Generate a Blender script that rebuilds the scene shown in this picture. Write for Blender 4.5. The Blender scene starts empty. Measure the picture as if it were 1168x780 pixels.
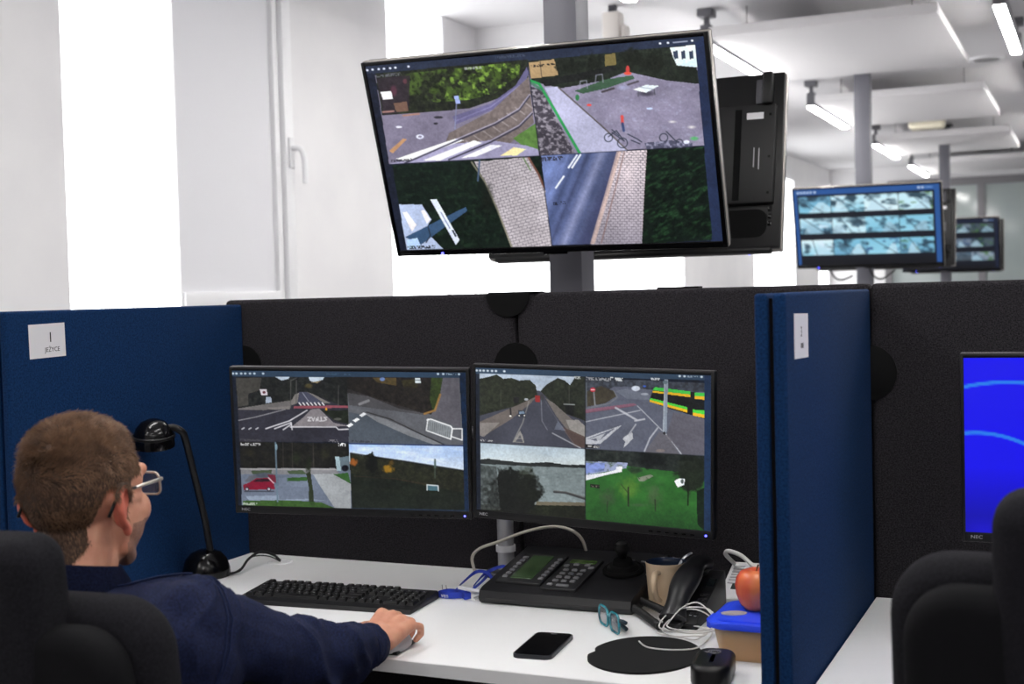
import bpy, bmesh, math, random
import numpy as np
from mathutils import Matrix, Vector, Euler

# ---------------------------------------------------------------- camera, world, exposure
sc = bpy.context.scene
COL = sc.collection
YAW, PITCH, ROLL = math.radians(24.4), math.radians(2.13), math.atan(.026)
_f = Vector((-math.sin(YAW)*math.cos(PITCH), math.cos(YAW)*math.cos(PITCH), -math.sin(PITCH)))
_r = Vector((math.cos(YAW), math.sin(YAW), 0)); _u = _r.cross(_f)
_R = _r*math.cos(ROLL) - _u*math.sin(ROLL); _U = _r*math.sin(ROLL) + _u*math.cos(ROLL)
cd = bpy.data.cameras.new('camera'); cam = bpy.data.objects.new('camera', cd); COL.objects.link(cam)
cam.matrix_world = Matrix(((_R.x, _U.x, -_f.x, 0), (_R.y, _U.y, -_f.y, 0), (_R.z, _U.z, -_f.z, 1.41), (0, 0, 0, 1)))
cd.sensor_width = 36; cd.sensor_fit = 'HORIZONTAL'; cd.lens = 1480/1168*36
cd.clip_start = .05; cd.clip_end = 100
cd.dof.use_dof = True; cd.dof.focus_distance = 2.75; cd.dof.aperture_fstop = 5.0
sc.camera = cam

EXPO = 0.0
LAMP_POWER = 73.0          # emission strength of the linear ceiling lamps
WINDOW_POWER = 3.0         # daylight through the frosted window panes
SCREEN = 1.0
w = bpy.data.worlds.new('world'); sc.world = w; w.use_nodes = True
w.node_tree.nodes['Background'].inputs[0].default_value = (.75, .85, 1, 1)
w.node_tree.nodes['Background'].inputs[1].default_value = .6
sc.view_settings.view_transform = 'Standard'; sc.view_settings.look = 'None'
sc.view_settings.exposure = EXPO; sc.view_settings.gamma = 1; sc.view_settings.use_curve_mapping = False
sc.cycles.use_denoising = True
sc.cycles.max_bounces = 8; sc.cycles.diffuse_bounces = 5; sc.cycles.sample_clamp_indirect = 6

# ---------------------------------------------------------------- helpers
def lin(c):
    return tuple(((x/255)/12.92 if x/255 <= .04045 else ((x/255+.055)/1.055)**2.4) for x in c)

_mats = {}
def mat(name, rgb=None, rough=.5, metal=0., spec=.5, var=0., vscale=200., bump=0., bscale=300., rgb2=None,
        emit=None, estr=0., trans=0., ior=1.45, alpha=1., coat=0., sheen=0., stretch=None, detail=4.):
    """procedural principled material; rgb in sRGB 0-255, optional noise mix to rgb2 and noise bump"""
    if name in _mats: return _mats[name]
    m = bpy.data.materials.new(name); m.use_nodes = True; nt = m.node_tree; b = nt.nodes['Principled BSDF']
    L = nt.links
    c = lin(rgb) + (1,)
    b.inputs['Base Color'].default_value = c
    b.inputs['Roughness'].default_value = rough; b.inputs['Metallic'].default_value = metal
    b.inputs['Specular IOR Level'].default_value = spec; b.inputs['IOR'].default_value = ior
    b.inputs['Transmission Weight'].default_value = trans; b.inputs['Alpha'].default_value = alpha
    b.inputs['Coat Weight'].default_value = coat; b.inputs['Sheen Weight'].default_value = sheen
    if emit is not None:
        b.inputs['Emission Color'].default_value = lin(emit) + (1,); b.inputs['Emission Strength'].default_value = estr
    if rgb2 is not None or bump:
        tc = nt.nodes.new('ShaderNodeTexCoord'); src = tc.outputs['Object']
        if stretch:
            mp = nt.nodes.new('ShaderNodeMapping'); mp.inputs['Scale'].default_value = stretch
            L.new(src, mp.inputs['Vector']); src = mp.outputs['Vector']
    if rgb2 is not None:
        n = nt.nodes.new('ShaderNodeTexNoise'); n.inputs['Scale'].default_value = vscale; n.inputs['Detail'].default_value = detail
        L.new(src, n.inputs['Vector'])
        r = nt.nodes.new('ShaderNodeValToRGB'); r.color_ramp.elements[0].position = .35; r.color_ramp.elements[1].position = .68
        r.color_ramp.elements[0].color = c; r.color_ramp.elements[1].color = lin(rgb2) + (1,)
        L.new(n.outputs['Fac'], r.inputs['Fac']); L.new(r.outputs['Color'], b.inputs['Base Color'])
    if bump:
        n2 = nt.nodes.new('ShaderNodeTexNoise'); n2.inputs['Scale'].default_value = bscale; n2.inputs['Detail'].default_value = 3
        L.new(src, n2.inputs['Vector'])
        bp = nt.nodes.new('ShaderNodeBump'); bp.inputs['Strength'].default_value = bump; bp.inputs['Distance'].default_value = .002
        L.new(n2.outputs['Fac'], bp.inputs['Height']); L.new(bp.outputs['Normal'], b.inputs['Normal'])
    _mats[name] = m
    return m

def link(name, me, m, parent=None, loc=None, rot=None, smooth=False):
    o = bpy.data.objects.new(name, me); COL.objects.link(o)
    if m is not None and not me.materials: me.materials.append(m)
    if parent is not None: o.parent = parent
    if loc is not None: o.location = loc
    if rot is not None: o.rotation_euler = rot
    if smooth:
        me.polygons.foreach_set('use_smooth', [True]*len(me.polygons))
    return o

def bobj(name, bm, m, parent=None, loc=None, rot=None, smooth=False, sharp=None):
    bmesh.ops.recalc_face_normals(bm, faces=bm.faces)
    me = bpy.data.meshes.new(name); bm.to_mesh(me); bm.free()
    o = link(name, me, m, parent, loc, rot, smooth)
    if smooth and sharp is not None and hasattr(me, 'set_sharp_from_angle'):
        me.set_sharp_from_angle(angle=math.radians(sharp))
    return o

def thing(name, label, cat, loc=(0, 0, 0), rot=(0, 0, 0), group=None):
    o = bpy.data.objects.new(name, None); COL.objects.link(o); o.empty_display_size = .05
    o.location = loc; o.rotation_euler = rot
    return tag(o, label, cat, group)

def tag(o, label, cat, group=None):
    o['label'] = label; o['category'] = cat
    if group: o['group'] = group
    return o

def struct(o, label=None):
    o['kind'] = 'structure'
    if label: o['label'] = label
    return o

def abox(bm, x0, x1, y0, y1, z0, z1, bev=0., seg=2, M=None):
    t = bmesh.new()
    bmesh.ops.create_cube(t, size=1)
    for v in t.verts:
        v.co = Vector((x0+(v.co.x+.5)*(x1-x0), y0+(v.co.y+.5)*(y1-y0), z0+(v.co.z+.5)*(z1-z0)))
    if bev: bmesh.ops.bevel(t, geom=list(t.edges), offset=bev, segments=seg, affect='EDGES', profile=.5)
    merge(bm, t, M)
    return bm

def merge(bm, t, M=None):
    if M is not None: bmesh.ops.transform(t, matrix=M, verts=t.verts)
    me = bpy.data.meshes.new('tmp'); t.to_mesh(me); t.free(); bm.from_mesh(me); bpy.data.meshes.remove(me)

def box(name, x0, x1, y0, y1, z0, z1, m, parent=None, bev=0., seg=2, smooth=None, loc=None, rot=None):
    bm = abox(bmesh.new(), x0, x1, y0, y1, z0, z1, bev, seg)
    return bobj(name, bm, m, parent, loc, rot, smooth=bool(bev), sharp=40 if bev else None)

def atube(bm, pts, rad, sides=8, caps=True, flat=None):
    """tube along a polyline; rad a number or a list; flat=(a,b) makes an elliptical / ribbon section"""
    pts = [Vector(p) for p in pts]; n = len(pts)
    rr = rad if isinstance(rad, (list, tuple)) else [rad]*n
    rings = []; up = None
    for i, p in enumerate(pts):
        t = (pts[min(i+1, n-1)]-pts[max(i-1, 0)])
        t = t.normalized() if t.length > 1e-9 else Vector((0, 0, 1))
        if up is None:
            a = Vector((0, 0, 1)) if abs(t.z) < .9 else Vector((0, 1, 0))
            s = t.cross(a).normalized()
        else:
            s = t.cross(up)
            s = s.normalized() if s.length > 1e-6 else t.orthogonal().normalized()
        up = s.cross(t).normalized()
        fa, fb = flat if flat else (1, 1)
        rings.append([bm.verts.new(p + s*math.cos(2*math.pi*k/sides)*rr[i]*fa + up*math.sin(2*math.pi*k/sides)*rr[i]*fb) for k in range(sides)])
    for a, b in zip(rings, rings[1:]):
        for k in range(sides):
            bm.faces.new((a[k], a[(k+1) % sides], b[(k+1) % sides], b[k]))
    if caps:
        bm.faces.new(list(reversed(rings[0]))); bm.faces.new(rings[-1])
    return bm

def spline(pts, n=8, closed=False):
    P = [Vector(p) for p in pts]; out = []
    m = len(P)
    for i in range(m if closed else m-1):
        if closed: a, b, c, d = P[(i-1) % m], P[i], P[(i+1) % m], P[(i+2) % m]
        else: a, b, c, d = P[max(i-1, 0)], P[i], P[i+1], P[min(i+2, m-1)]
        for k in range(n):
            t = k/n
            out.append(.5*((2*b)+(c-a)*t+(2*a-5*b+4*c-d)*t*t+(3*b-a-3*c+d)*t**3))
    out.append(P[0] if closed else P[-1])
    return out

def tube(name, pts, rad, m, parent=None, sides=8, n=8, loc=None, rot=None, flat=None):
    return bobj(name, atube(bmesh.new(), spline(pts, n) if n else pts, rad, sides, flat=flat), m, parent, loc, rot, smooth=True, sharp=60)

def alathe(bm, prof, seg=32, M=None):
    t = bmesh.new(); rings = []
    for r, z in prof:
        if r < 1e-6: rings.append([t.verts.new((0, 0, z))])
        else: rings.append([t.verts.new((r*math.cos(2*math.pi*k/seg), r*math.sin(2*math.pi*k/seg), z)) for k in range(seg)])
    for a, b in zip(rings, rings[1:]):
        for k in range(seg):
            k2 = (k+1) % seg
            if len(a) == 1 and len(b) == 1: continue
            if len(a) == 1: t.faces.new((a[0], b[k], b[k2]))
            elif len(b) == 1: t.faces.new((a[k], a[k2], b[0]))
            else: t.faces.new((a[k], a[k2], b[k2], b[k]))
    merge(bm, t, M); return bm

def lathe(name, prof, m, parent=None, seg=32, loc=None, rot=None, sharp=35):
    return bobj(name, alathe(bmesh.new(), prof, seg), m, parent, loc, rot, smooth=True, sharp=sharp)

def aprism(bm, outline, h0, h1, bev=0., M=None, seg=2):
    """outline in XY extruded between z=h0 and z=h1"""
    t = bmesh.new()
    a = [t.verts.new((x, y, h0)) for x, y in outline]; b = [t.verts.new((x, y, h1)) for x, y in outline]
    n = len(a)
    f0 = t.faces.new(list(reversed(a))); f1 = t.faces.new(b)
    for k in range(n): t.faces.new((a[k], a[(k+1) % n], b[(k+1) % n], b[k]))
    if bev:
        ed = list(f0.edges)+list(f1.edges)
        bmesh.ops.bevel(t, geom=ed, offset=bev, segments=seg, affect='EDGES', profile=.5)
    merge(bm, t, M); return bm

def prism(name, outline, h0, h1, m, parent=None, bev=0., loc=None, rot=None, M=None, seg=2):
    return bobj(name, aprism(bmesh.new(), outline, h0, h1, bev, M, seg), m, parent, loc, rot, smooth=True, sharp=35)

def rrect(w, h, r, n=5, cx=0, cy=0):
    out = []
    for sx, sy, a0 in ((1, 1, 0), (-1, 1, 90), (-1, -1, 180), (1, -1, 270)):
        for k in range(n+1):
            a = math.radians(a0+90*k/n)
            out.append((cx+sx*(w/2-r)+r*math.cos(a), cy+sy*(h/2-r)+r*math.sin(a)))
    return out

def pillow(name, W, Hh, r, cz, y0, y1, bev, m, parent, loc=None, rot=None, dome=.006):
    """upright upholstered pad: rounded rectangle in XZ, thickness along Y, round rims and slightly domed faces"""
    bm = bmesh.new(); rings = []
    def ring(ins, y): return [bm.verts.new((x, y, z)) for x, z in rrect(W-2*ins, Hh-2*ins, max(r-ins, .004)+.5*max(0, ins-r), 8, 0, cz)]
    prof = [(bev+min(W, Hh)*.5*f-.0*f, -dome*(1-(1-f)**2)) for f in (.75, .5, .25, .1)]
    for ins, dy in prof: rings.append(ring(min(ins, min(W, Hh)*.46), y0+dy))
    for k in range(8): a = math.pi/2*(1-k/7); rings.append(ring(bev*(1-math.cos(a)) if k else bev, y0+bev*(1-math.sin(a))))
    for k in range(8): a = math.pi/2*k/7; rings.append(ring(bev*(1-math.cos(a)), y1-bev*(1-math.sin(a))))
    for ins, dy in reversed(prof): rings.append(ring(min(ins, min(W, Hh)*.46), y1-dy))
    for p, q in zip(rings, rings[1:]):
        n = len(p)
        for k in range(n): bm.faces.new((p[k], p[(k+1) % n], q[(k+1) % n], q[k]))
    bm.faces.new(rings[0]); bm.faces.new(list(reversed(rings[-1])))
    return bobj(name, bm, m, parent, loc, rot, smooth=True)

# maps local XY-outline to an upright XZ panel (outline y -> z, extrusion z -> -y (towards the front))
UP = Matrix(((1, 0, 0, 0), (0, 0, -1, 0), (0, 1, 0, 0), (0, 0, 0, 1)))

def text(name, s, size, m, parent, loc, rot=(0, 0, 0), extrude=.0004, align='CENTER', sx=1.):
    cu = bpy.data.curves.new(name, 'FONT'); cu.body = s; cu.size = size; cu.extrude = extrude
    cu.align_x = align; cu.align_y = 'CENTER'; cu.resolution_u = 3
    o = bpy.data.objects.new(name, cu); COL.objects.link(o)
    dg = bpy.context.evaluated_depsgraph_get(); dg.update()
    me = bpy.data.meshes.new_from_object(o.evaluated_get(dg)); me.name = name
    bpy.data.objects.remove(o); bpy.data.curves.remove(cu)
    ob = link(name, me, m, parent, loc, rot); ob.scale = (sx, 1, 1)
    return ob

def copy_tree(o, parent=None):
    c = o.copy(); COL.objects.link(c); c.parent = parent
    for ch in [x for x in o.children]: copy_tree(ch, c)
    return c

# ---------------------------------------------------------------- materials
WHITE_WALL = mat('wall_paint', (236, 235, 236), .8, rgb2=(230, 229, 231), vscale=3, bump=.05, bscale=150)
CEIL = mat('ceiling_paint', (220, 219, 221), .85, bump=.05, bscale=120)
FLOORM = mat('carpet', (128, 126, 128), .95, rgb2=(112, 110, 114), vscale=400, bump=.3, bscale=600)
PANELW = mat('acoustic_panel', (232, 230, 231), .85, bump=.05, bscale=300)
PVC = mat('white_pvc', (238, 238, 240), .35)
PANE = mat('frosted_pane', (250, 250, 250), .4, emit=(253, 254, 255), estr=WINDOW_POWER)
BLIND = mat('roller_blind', (226, 226, 230), .8, bump=.04, bscale=500)
STEEL = mat('grey_powder_coat', (120, 120, 128), .45, metal=.2)
STEELD = mat('dark_powder_coat', (72, 72, 78), .5, metal=.2)
LAMPH = mat('lamp_housing', (105, 105, 110), .5, metal=.3)
DIFF = mat('lamp_diffuser', (250, 250, 250), .4, emit=(255, 253, 250), estr=LAMP_POWER)
CHAR = mat('charcoal_felt', (20, 19, 22), .95, rgb2=(52, 49, 53), vscale=330, bump=.5, bscale=500, spec=.2)
BLUE = mat('blue_felt', (4, 32, 68), .92, rgb2=(14, 50, 92), vscale=240, bump=.4, bscale=500, spec=.2)
BLACK = mat('black_plastic', (13, 13, 15), .42, spec=.35)
BLACKM = mat('matte_black', (7, 7, 8), .8, spec=.2)
BLACKG = mat('gloss_black', (8, 8, 10), .18, spec=.4)
DESKW = mat('white_laminate', (240, 240, 241), .35, bump=.02, bscale=600)
EDGE = mat('desk_edge', (226, 226, 227), .4)
PAPER = mat('paper', (236, 234, 238), .8)
INK = mat('black_ink', (22, 22, 24), .7)
SILVER = mat('silver_metal', (190, 190, 194), .32, metal=.85)
ALU = mat('aluminium', (170, 170, 174), .38, metal=.6)
LEDB = mat('blue_led', (40, 40, 120), .3, emit=(90, 90, 255), estr=5)
CHAIRF = mat('chair_fabric', (15, 15, 19), .95, rgb2=(32, 31, 36), vscale=300, bump=.5, bscale=700, spec=.2)
CHAIRS = mat('chair_shell_fabric', (10, 10, 13), .9, rgb2=(15, 15, 18), vscale=500, bump=.4, bscale=700, spec=.2)
WCABLE = mat('white_cable', (226, 224, 222), .45)
BCABLE = mat('black_cable', (20, 20, 22), .5)
LOGO = mat('logo_grey', (170, 170, 175), .5)
# ---------------------------------------------------------------- the room
XL, XR, Y0, Y1, ZC = -3.4, 4.4, -3.2, 18.3, 3.0
struct(box('floor', XL-.3, XR+.2, Y0-.2, Y1+.3, -.1, 0, FLOORM))
struct(box('ceiling', XL-.3, XR+.2, Y0-.2, Y1+.3, ZC, ZC+.15, CEIL))
struct(box('wall_right', XR, XR+.15, Y0, Y1, 0, ZC, WHITE_WALL))
struct(box('wall_front', XL, XR, Y0-.15, Y0, 0, ZC, WHITE_WALL))

# left wall: piers between the tall windows, parapet below them, lintel above
bm = bmesh.new()
WT = .28
for y0, y1 in ((Y0, 3.625), (5.06, 6.0), (11.3, 13.9), (16.0, 17.45), (18.15, Y1)):
    z1 = ZC
    abox(bm, XL-WT, XL, y0, y1, 0, z1)
for y0, y1, za, zb in ((3.625, 5.06, .95, ZC), (6.0, 6.66, .95, ZC), (6.66, 11.3, .95, 2.5), (13.9, 16.0, .95, 2.75), (17.45, 18.15, .95, 2.75)):
    abox(bm, XL-WT, XL, y0, y1, 0, za)
    if zb < ZC: abox(bm, XL-WT, XL, y0, y1, zb, ZC)
abox(bm, XL, -2.95, 7.08, 7.5, 2.45, ZC)        # bulkhead under the ceiling
struct(bobj('wall_left', bm, WHITE_WALL))

def window(n, y0, y1, z0, z1, mull=(), x=XL-.06, label=None, top=True):
    fr = thing('window_%d' % n, label or '', '', (x, (y0+y1)/2, z0))
    del fr['category']; struct(fr, label)
    h = z1-z0; a, b = y0-(y0+y1)/2, y1-(y0+y1)/2
    bm = bmesh.new()
    t = .05
    abox(bm, -.04, .0, a, a+t*.2, 0, h, .002); abox(bm, -.04, .0, b-t*.2, b, 0, h, .002)
    abox(bm, -.04, .0, a, b, 0, t, .002)
    if top: abox(bm, -.04, .0, a, b, h-t, h, .002)
    bobj('window_frame', bm, PVC, fr, smooth=True, sharp=30)
    edges = [a]+[m-(y0+y1)/2 for m in mull]+[b]
    for m in edges[1:-1]: box('mullion', -.035, .0, m-.006, m+.006, t, h-t, PVC, fr, .003)
    for p, q in zip(edges, edges[1:]): box('pane', -.02, -.008, p+.005, q-.005, .03, h-.01, PANE, fr)
    box('window_sill', -.02, .10, a-.02, b+.02, -.035, 0, PVC, fr, .006)
    return fr

# first window: bright frosted sash beside a sash behind a lowered blind, with its stile and lever handle
w1 = window(1, 3.625, 4.27, .95, ZC, label='bright frosted window sash left of the lowered blind', x=XL-.004, top=False)
w2 = thing('window_2', '', '', (XL-.004, 4.66, .95)); del w2['category']; struct(w2, 'window sash behind a grey-white lowered blind, with white lever handle')
box('blind', -.03, -.012, -.385, .29, .5, 2.05, BLIND, w2)
box('pane', -.06, -.05, -.385, .29, .03, 2.04, PANE, w2)
box('bottom_rail', -.035, .012, -.385, .29, .44, .5, PVC, w2, .004)
box('window_frame', -.04, .012, .285, .325, 0, 2.05, PVC, w2, .004)
box('stile', -.04, .035, .33, .40, 0, 2.05, PVC, w2, .006)
box('gasket', -.03, .004, .322, .332, 0, 2.05, mat('grey_gasket', (120, 125, 140), .7), w2)
bm = bmesh.new()
abox(bm, .035, .047, .348, .386, 1.06, 1.20, .004)
atube(bm, spline([(.04, .367, 1.15), (.075, .367, 1.15), (.09, .375, 1.14), (.095, .388, 1.10), (.095, .394, .99)], 6), [.014]*25, 10)
bobj('handle', bm, PVC, w2, smooth=True, sharp=40)
window(3, 6.0, 6.66, .95, ZC, label='tall narrow bright window behind the upper left corner of the hanging screen', x=XL-.004, top=False)
window(4, 6.66, 11.3, .95, 2.5, (7.0, 8.2, 9.3, 10.3), label='wide bright window band behind the hanging screen', x=XL-.004)
window(5, 13.9, 16.0, .95, 2.75, (14.9,), label='bright window far down the left wall', x=XL-.004)
window(6, 17.45, 18.15, .95, 2.75, label='last bright window beside the far glazed wall', x=XL-.004)

# far wall: plain strip, then glazing in dark grey frames
FRAMEM = mat('grey_frame', (118, 116, 120), .5)
GLASSF = mat('greenish_glass', (150, 160, 160), .08, spec=.6, rgb2=(166, 174, 172), vscale=1.2)
struct(box('wall_back', XL, -2.62, Y1, Y1+.15, 0, ZC, WHITE_WALL))
struct(box('trim_1', -2.62, XR, Y1, Y1+.15, 2.80, ZC, WHITE_WALL), 'plain white lintel above the far glazed wall')
gw = thing('window_7', '', '', (0, Y1, 0)); del gw['category']; struct(gw, 'far glazed partition wall in grey frames')
fx = [-2.62, -1.42, -.2, 1.0, 2.2, 3.4, XR]
box('window_frame', -2.62, XR, -.03, .06, 2.70, 2.80, FRAMEM, gw)
for x in fx: box('mullion', x-.045, x+.045, -.03, .06, 0, 2.70, FRAMEM, gw)
box('transom', -2.62, XR, -.02, .05, .9, .96, FRAMEM, gw)
for a, b in zip(fx, fx[1:]):
    box('pane', a+.045, b-.045, .01, .03, 0, 2.70, GLASSF, gw)

# ---------------------------------------------------------------- ceiling lamps, acoustic panels, posts
def ceiling_lamp(x, y, label):
    t = thing('ceiling_lamp', label, 'lamp', (x, y, 2.79), group='linear ceiling lamps')
    bm = abox(bmesh.new(), -.03, .03, 0, 1.5, .028, .085, .003)
    for s_ in (-1, 1): abox(bm, min(s_*.027, s_*.03), max(s_*.027, s_*.03), 0, 1.5, .011, .03)
    abox(bm, -.03, .03, -.003, 0, .013, .085); abox(bm, -.03, .03, 1.5, 1.503, .013, .085)
    bobj('housing', bm, LAMPH, t)
    box('diffuser', -.0268, .0268, .001, 1.499, .0, .028, DIFF, t)
    for yy in (.03, 1.47):
        box('bracket', -.03, .03, yy-.035, yy+.035, .085, .12, LAMPH, t, .004)
        box('stem', -.014, .014, yy-.014, yy+.014, .12, .165, LAMPH, t)
        box('mounting_plate', -.045, .045, yy-.05, yy+.05, .165, .21, LAMPH, t, .006)
    return t
ordn = ['first', 'second', 'third', 'fourth', 'fifth', 'sixth', 'seventh']
for k, y in enumerate((-1.45, 1.5, 4.46, 7.25, 10.2, 13.4, 16.1)):
    ceiling_lamp(-2.03, y, {3: 'lit linear lamp running from the top right corner of the hanging screen', 4: 'lit linear lamp ending left of the post of the far bright screen',
        5: 'lit linear lamp just right of the post above the far bright screen', 6: 'smallest lit linear lamp with a bracket, farthest down the left row',
        2: 'lit linear lamp whose end shows at the top edge above the hanging screen'}.get(k, 'lit linear ceiling lamp, %s of the left row counted from behind the camera' % ordn[k]))
for k, y in enumerate((-1.9, 1.05, 4.0, 7.05, 10.2, 13.3)):
    ceiling_lamp(-.45, y, {3: 'lit linear lamp at the top right corner of the picture', 4: 'lit linear lamp whose bracket just shows at the right edge'}.get(k,
        'lit linear ceiling lamp, %s of the middle row counted from behind the camera' % ordn[k]))
for k, y in enumerate((-1.75, 1.2, 4.12, 6.9, 9.75)):  # extra lamp row, never in view, added to light the desks
    ceiling_lamp(1.1, y, 'linear ceiling lamp added out of view to light the desks, %s of its row' % ordn[k])

for k, (y0, d) in enumerate(((1.15, 1.78), (4.1, 1.78), (7.06, 1.78), (10.0, 1.72), (12.94, 1.7), (15.75, 1.7))):
    lab = ['white acoustic ceiling panel above the seated person', 'white acoustic ceiling panel above the hanging screen, just out of the picture', 'largest white acoustic ceiling panel, nearest in the picture',
           'white acoustic ceiling panel behind the largest one, with the grey post in front', 'third white acoustic ceiling panel, with a small unit above its near edge', 'farthest white acoustic ceiling panel near the glazed wall'][k]
    t = thing('ceiling_panel', lab, 'panel', (-1.355, y0, 2.80), group='white acoustic panels under the ceiling')
    box('board', -.605, .605, 0, d, 0, .055, PANELW, t, .004)
    for sx in (-.45, .45):
        for yy in (.25, d-.25):
            bobj('wire', atube(bmesh.new(), [(sx, yy, .05), (sx, yy, .2)], .003, 6), STEELD, t)
# small unit above the third panel, ceiling speaker, hanging sensor
t = thing('detector_unit', 'small cream unit hanging between the second and third acoustic panels', 'detector', (-1.37, 11.98, 2.76))
box('body', -.15, .15, -.1, .1, 0, .10, mat('cream_plastic', (235, 228, 205), .5), t, .03, 3)
box('mounting_plate', -.1, .1, -.07, .07, .10, .24, mat('cream_plastic'), t)
t = thing('ceiling_speaker', 'round flush speaker in the ceiling right of the largest panel', 'speaker', (-.72, 9.9, 2.985))
lathe('rim', [(.09, .0), (.12, 0), (.125, .015), (.09, .015)], PVC, t)
lathe('grille', [(0, .004), (.09, .004), (.09, .012), (0, .012)], mat('grille_grey', (150, 150, 152), .6), t)
t = thing('wall_speaker', 'cream box with a bracket hanging under the ceiling above the hanging screen', 'speaker', (-2.46, 6.9, 2.72))
box('body', -.05, .05, -.05, .05, 0, .24, mat('cream_white', (228, 222, 216), .5), t, .012)
box('side_plate', .062, .085, -.04, .04, .02, .16, mat('cream_white'), t, .005)
box('arm', .05, .066, -.012, .012, .07, .1, mat('cream_white'), t)
box('bracket', -.02, .02, -.02, .02, .24, .28, STEELD, t)

def post(x, y, label):
    t = thing('steel_post', label, 'post', (x, y, 0), group='grey steel screen posts')
    box('column', -.05, .05, -.05, .05, 0.012, ZC-.012, STEEL if False else mat('post_grey', (104, 104, 112), .5, metal=.15), t, .004)
    box('foot_plate', -.09, .09, -.09, .09, 0, .012, STEELD, t)
    box('head_plate', -.08, .08, -.08, .08, ZC-.012, ZC, STEELD, t)
    return t
POSTS = [(-1.375, 3.46), (-1.43, 8.92), (-1.42, 13.85)]
post(*POSTS[0], 'grey steel post behind the large hanging screen')
post(*POSTS[1], 'grey steel post carrying the far bright screen')
post(*POSTS[2], 'thin distant steel post right of the far bright screen')
# ---------------------------------------------------------------- pictures shown on the screens
def hom(src, dst):
    A = []; B = []
    for (x, y), (u, v) in zip(src, dst):
        A += [[x, y, 1, 0, 0, 0, -u*x, -u*y], [0, 0, 0, x, y, 1, -v*x, -v*y]]; B += [u, v]
    h = np.linalg.solve(np.array(A, float), np.array(B, float))
    return np.append(h, 1).reshape(3, 3)

class Pic:
    """a small raster of a display; drawn in the coordinates of a sketch whose four corners are given"""
    def __init__(s, corners, nu, nv, bg):
        H = hom([(0, 0), (1, 0), (1, 1), (0, 1)], corners)
        u, v = np.meshgrid(np.linspace(0, 1, nu), np.linspace(0, 1, nv))
        wv = H[2, 0]*u+H[2, 1]*v+H[2, 2]
        s.X = (H[0, 0]*u+H[0, 1]*v+H[0, 2])/wv; s.Y = (H[1, 0]*u+H[1, 1]*v+H[1, 2])/wv
        s.nu, s.nv = nu, nv
        s.c = np.zeros((nv, nu, 3)); s.c[:] = bg
    def noise(s, sx, sy=None, seed=0, rot=0., oct=3):
        sy = sy or sx; a = math.radians(rot)
        x = (s.X*math.cos(a)+s.Y*math.sin(a))/sx; y = (-s.X*math.sin(a)+s.Y*math.cos(a))/sy
        tot = 0; amp = .5; n = 0
        for o in range(oct):
            xi = np.floor(x).astype(np.int64); yi = np.floor(y).astype(np.int64); fx = x-xi; fy = y-yi
            fx = fx*fx*(3-2*fx); fy = fy*fy*(3-2*fy)
            def h(i, j):
                k = (i*374761393+j*668265263+(seed+o*17)*1442695041) & 0xFFFFFFFF
                k = ((k ^ (k >> 13))*1274126177) & 0xFFFFFFFF
                return ((k ^ (k >> 16)) & 0xFFFF)/65535.
            val = (h(xi, yi)*(1-fx)+h(xi+1, yi)*fx)*(1-fy)+(h(xi, yi+1)*(1-fx)+h(xi+1, yi+1)*fx)*fy
            tot = tot+val*amp; n += amp; amp *= .5; x = x*2; y = y*2
        return tot/n
    def pm(s, pts):
        X, Y = s.X, s.Y; ins = np.zeros(X.shape, bool); n = len(pts); j = n-1
        for i in range(n):
            xi, yi = pts[i]; xj, yj = pts[j]
            if yi != yj:
                cnd = ((yi > Y) != (yj > Y)) & (X < (xj-xi)*(Y-yi)/(yj-yi)+xi)
                ins ^= cnd
            j = i
        return ins.astype(float)
    def put(s, m, col, a=1.):
        m = np.clip(m*a, 0, 1)[..., None]
        col = np.asarray(col, float)
        s.c = s.c*(1-m)+col*m
    def poly(s, pts, col, a=1., tex=None, tcol=None, clip=None):
        m = s.pm(pts)
        if clip is not None: m = m*clip
        if tex is not None:
            t = np.clip(tex, 0, 1)[..., None]
            col = np.asarray(col, float)*(1-t)+np.asarray(tcol, float)*t
        s.put(m, col, a)
    def line(s, pts, wd, col, a=1., clip=None):
        d = np.full(s.X.shape, 1e9)
        for (x0, y0), (x1, y1) in zip(pts, pts[1:]):
            dx, dy = x1-x0, y1-y0; L = dx*dx+dy*dy+1e-9
            t = np.clip(((s.X-x0)*dx+(s.Y-y0)*dy)/L, 0, 1)
            d = np.minimum(d, np.hypot(s.X-x0-t*dx, s.Y-y0-t*dy))
        m = np.clip(wd/2+.5-d, 0, 1)
        s.put(m*(clip if clip is not None else 1), col, a)
    def ell(s, cx, cy, rx, ry, col, a=1., soft=.25, tex=None, clip=None):
        r = np.hypot((s.X-cx)/rx, (s.Y-cy)/ry)
        if tex is not None: r = r+(tex-.5)*.9
        m = np.clip((1-r)/soft, 0, 1)
        s.put(m*(clip if clip is not None else 1), col, a)
    def ring(s, cx, cy, r, wd, col, a=1.):
        d = np.abs(np.hypot(s.X-cx, s.Y-cy)-r); s.put(np.clip(wd/2+.5-d, 0, 1), col, a)
    def mul(s, m, f):
        s.c = s.c*(1-m[..., None])+s.c*np.asarray(f)*m[..., None]
    def scribble(s, x0, y0, x1, y1, h, col, seed=1, a=.8):
        """a line of tiny on-screen print"""
        n = s.noise(1.1, 1.6, seed=seed, oct=1)
        L = math.hypot(x1-x0, y1-y0); ux, uy = (x1-x0)/L, (y1-y0)/L
        t = (s.X-x0)*ux+(s.Y-y0)*uy; q = -(s.X-x0)*uy+(s.Y-y0)*ux
        s.put(((t > 0) & (t < L) & (abs(q) < h/2) & (n > .42)).astype(float), col, a)

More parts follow.
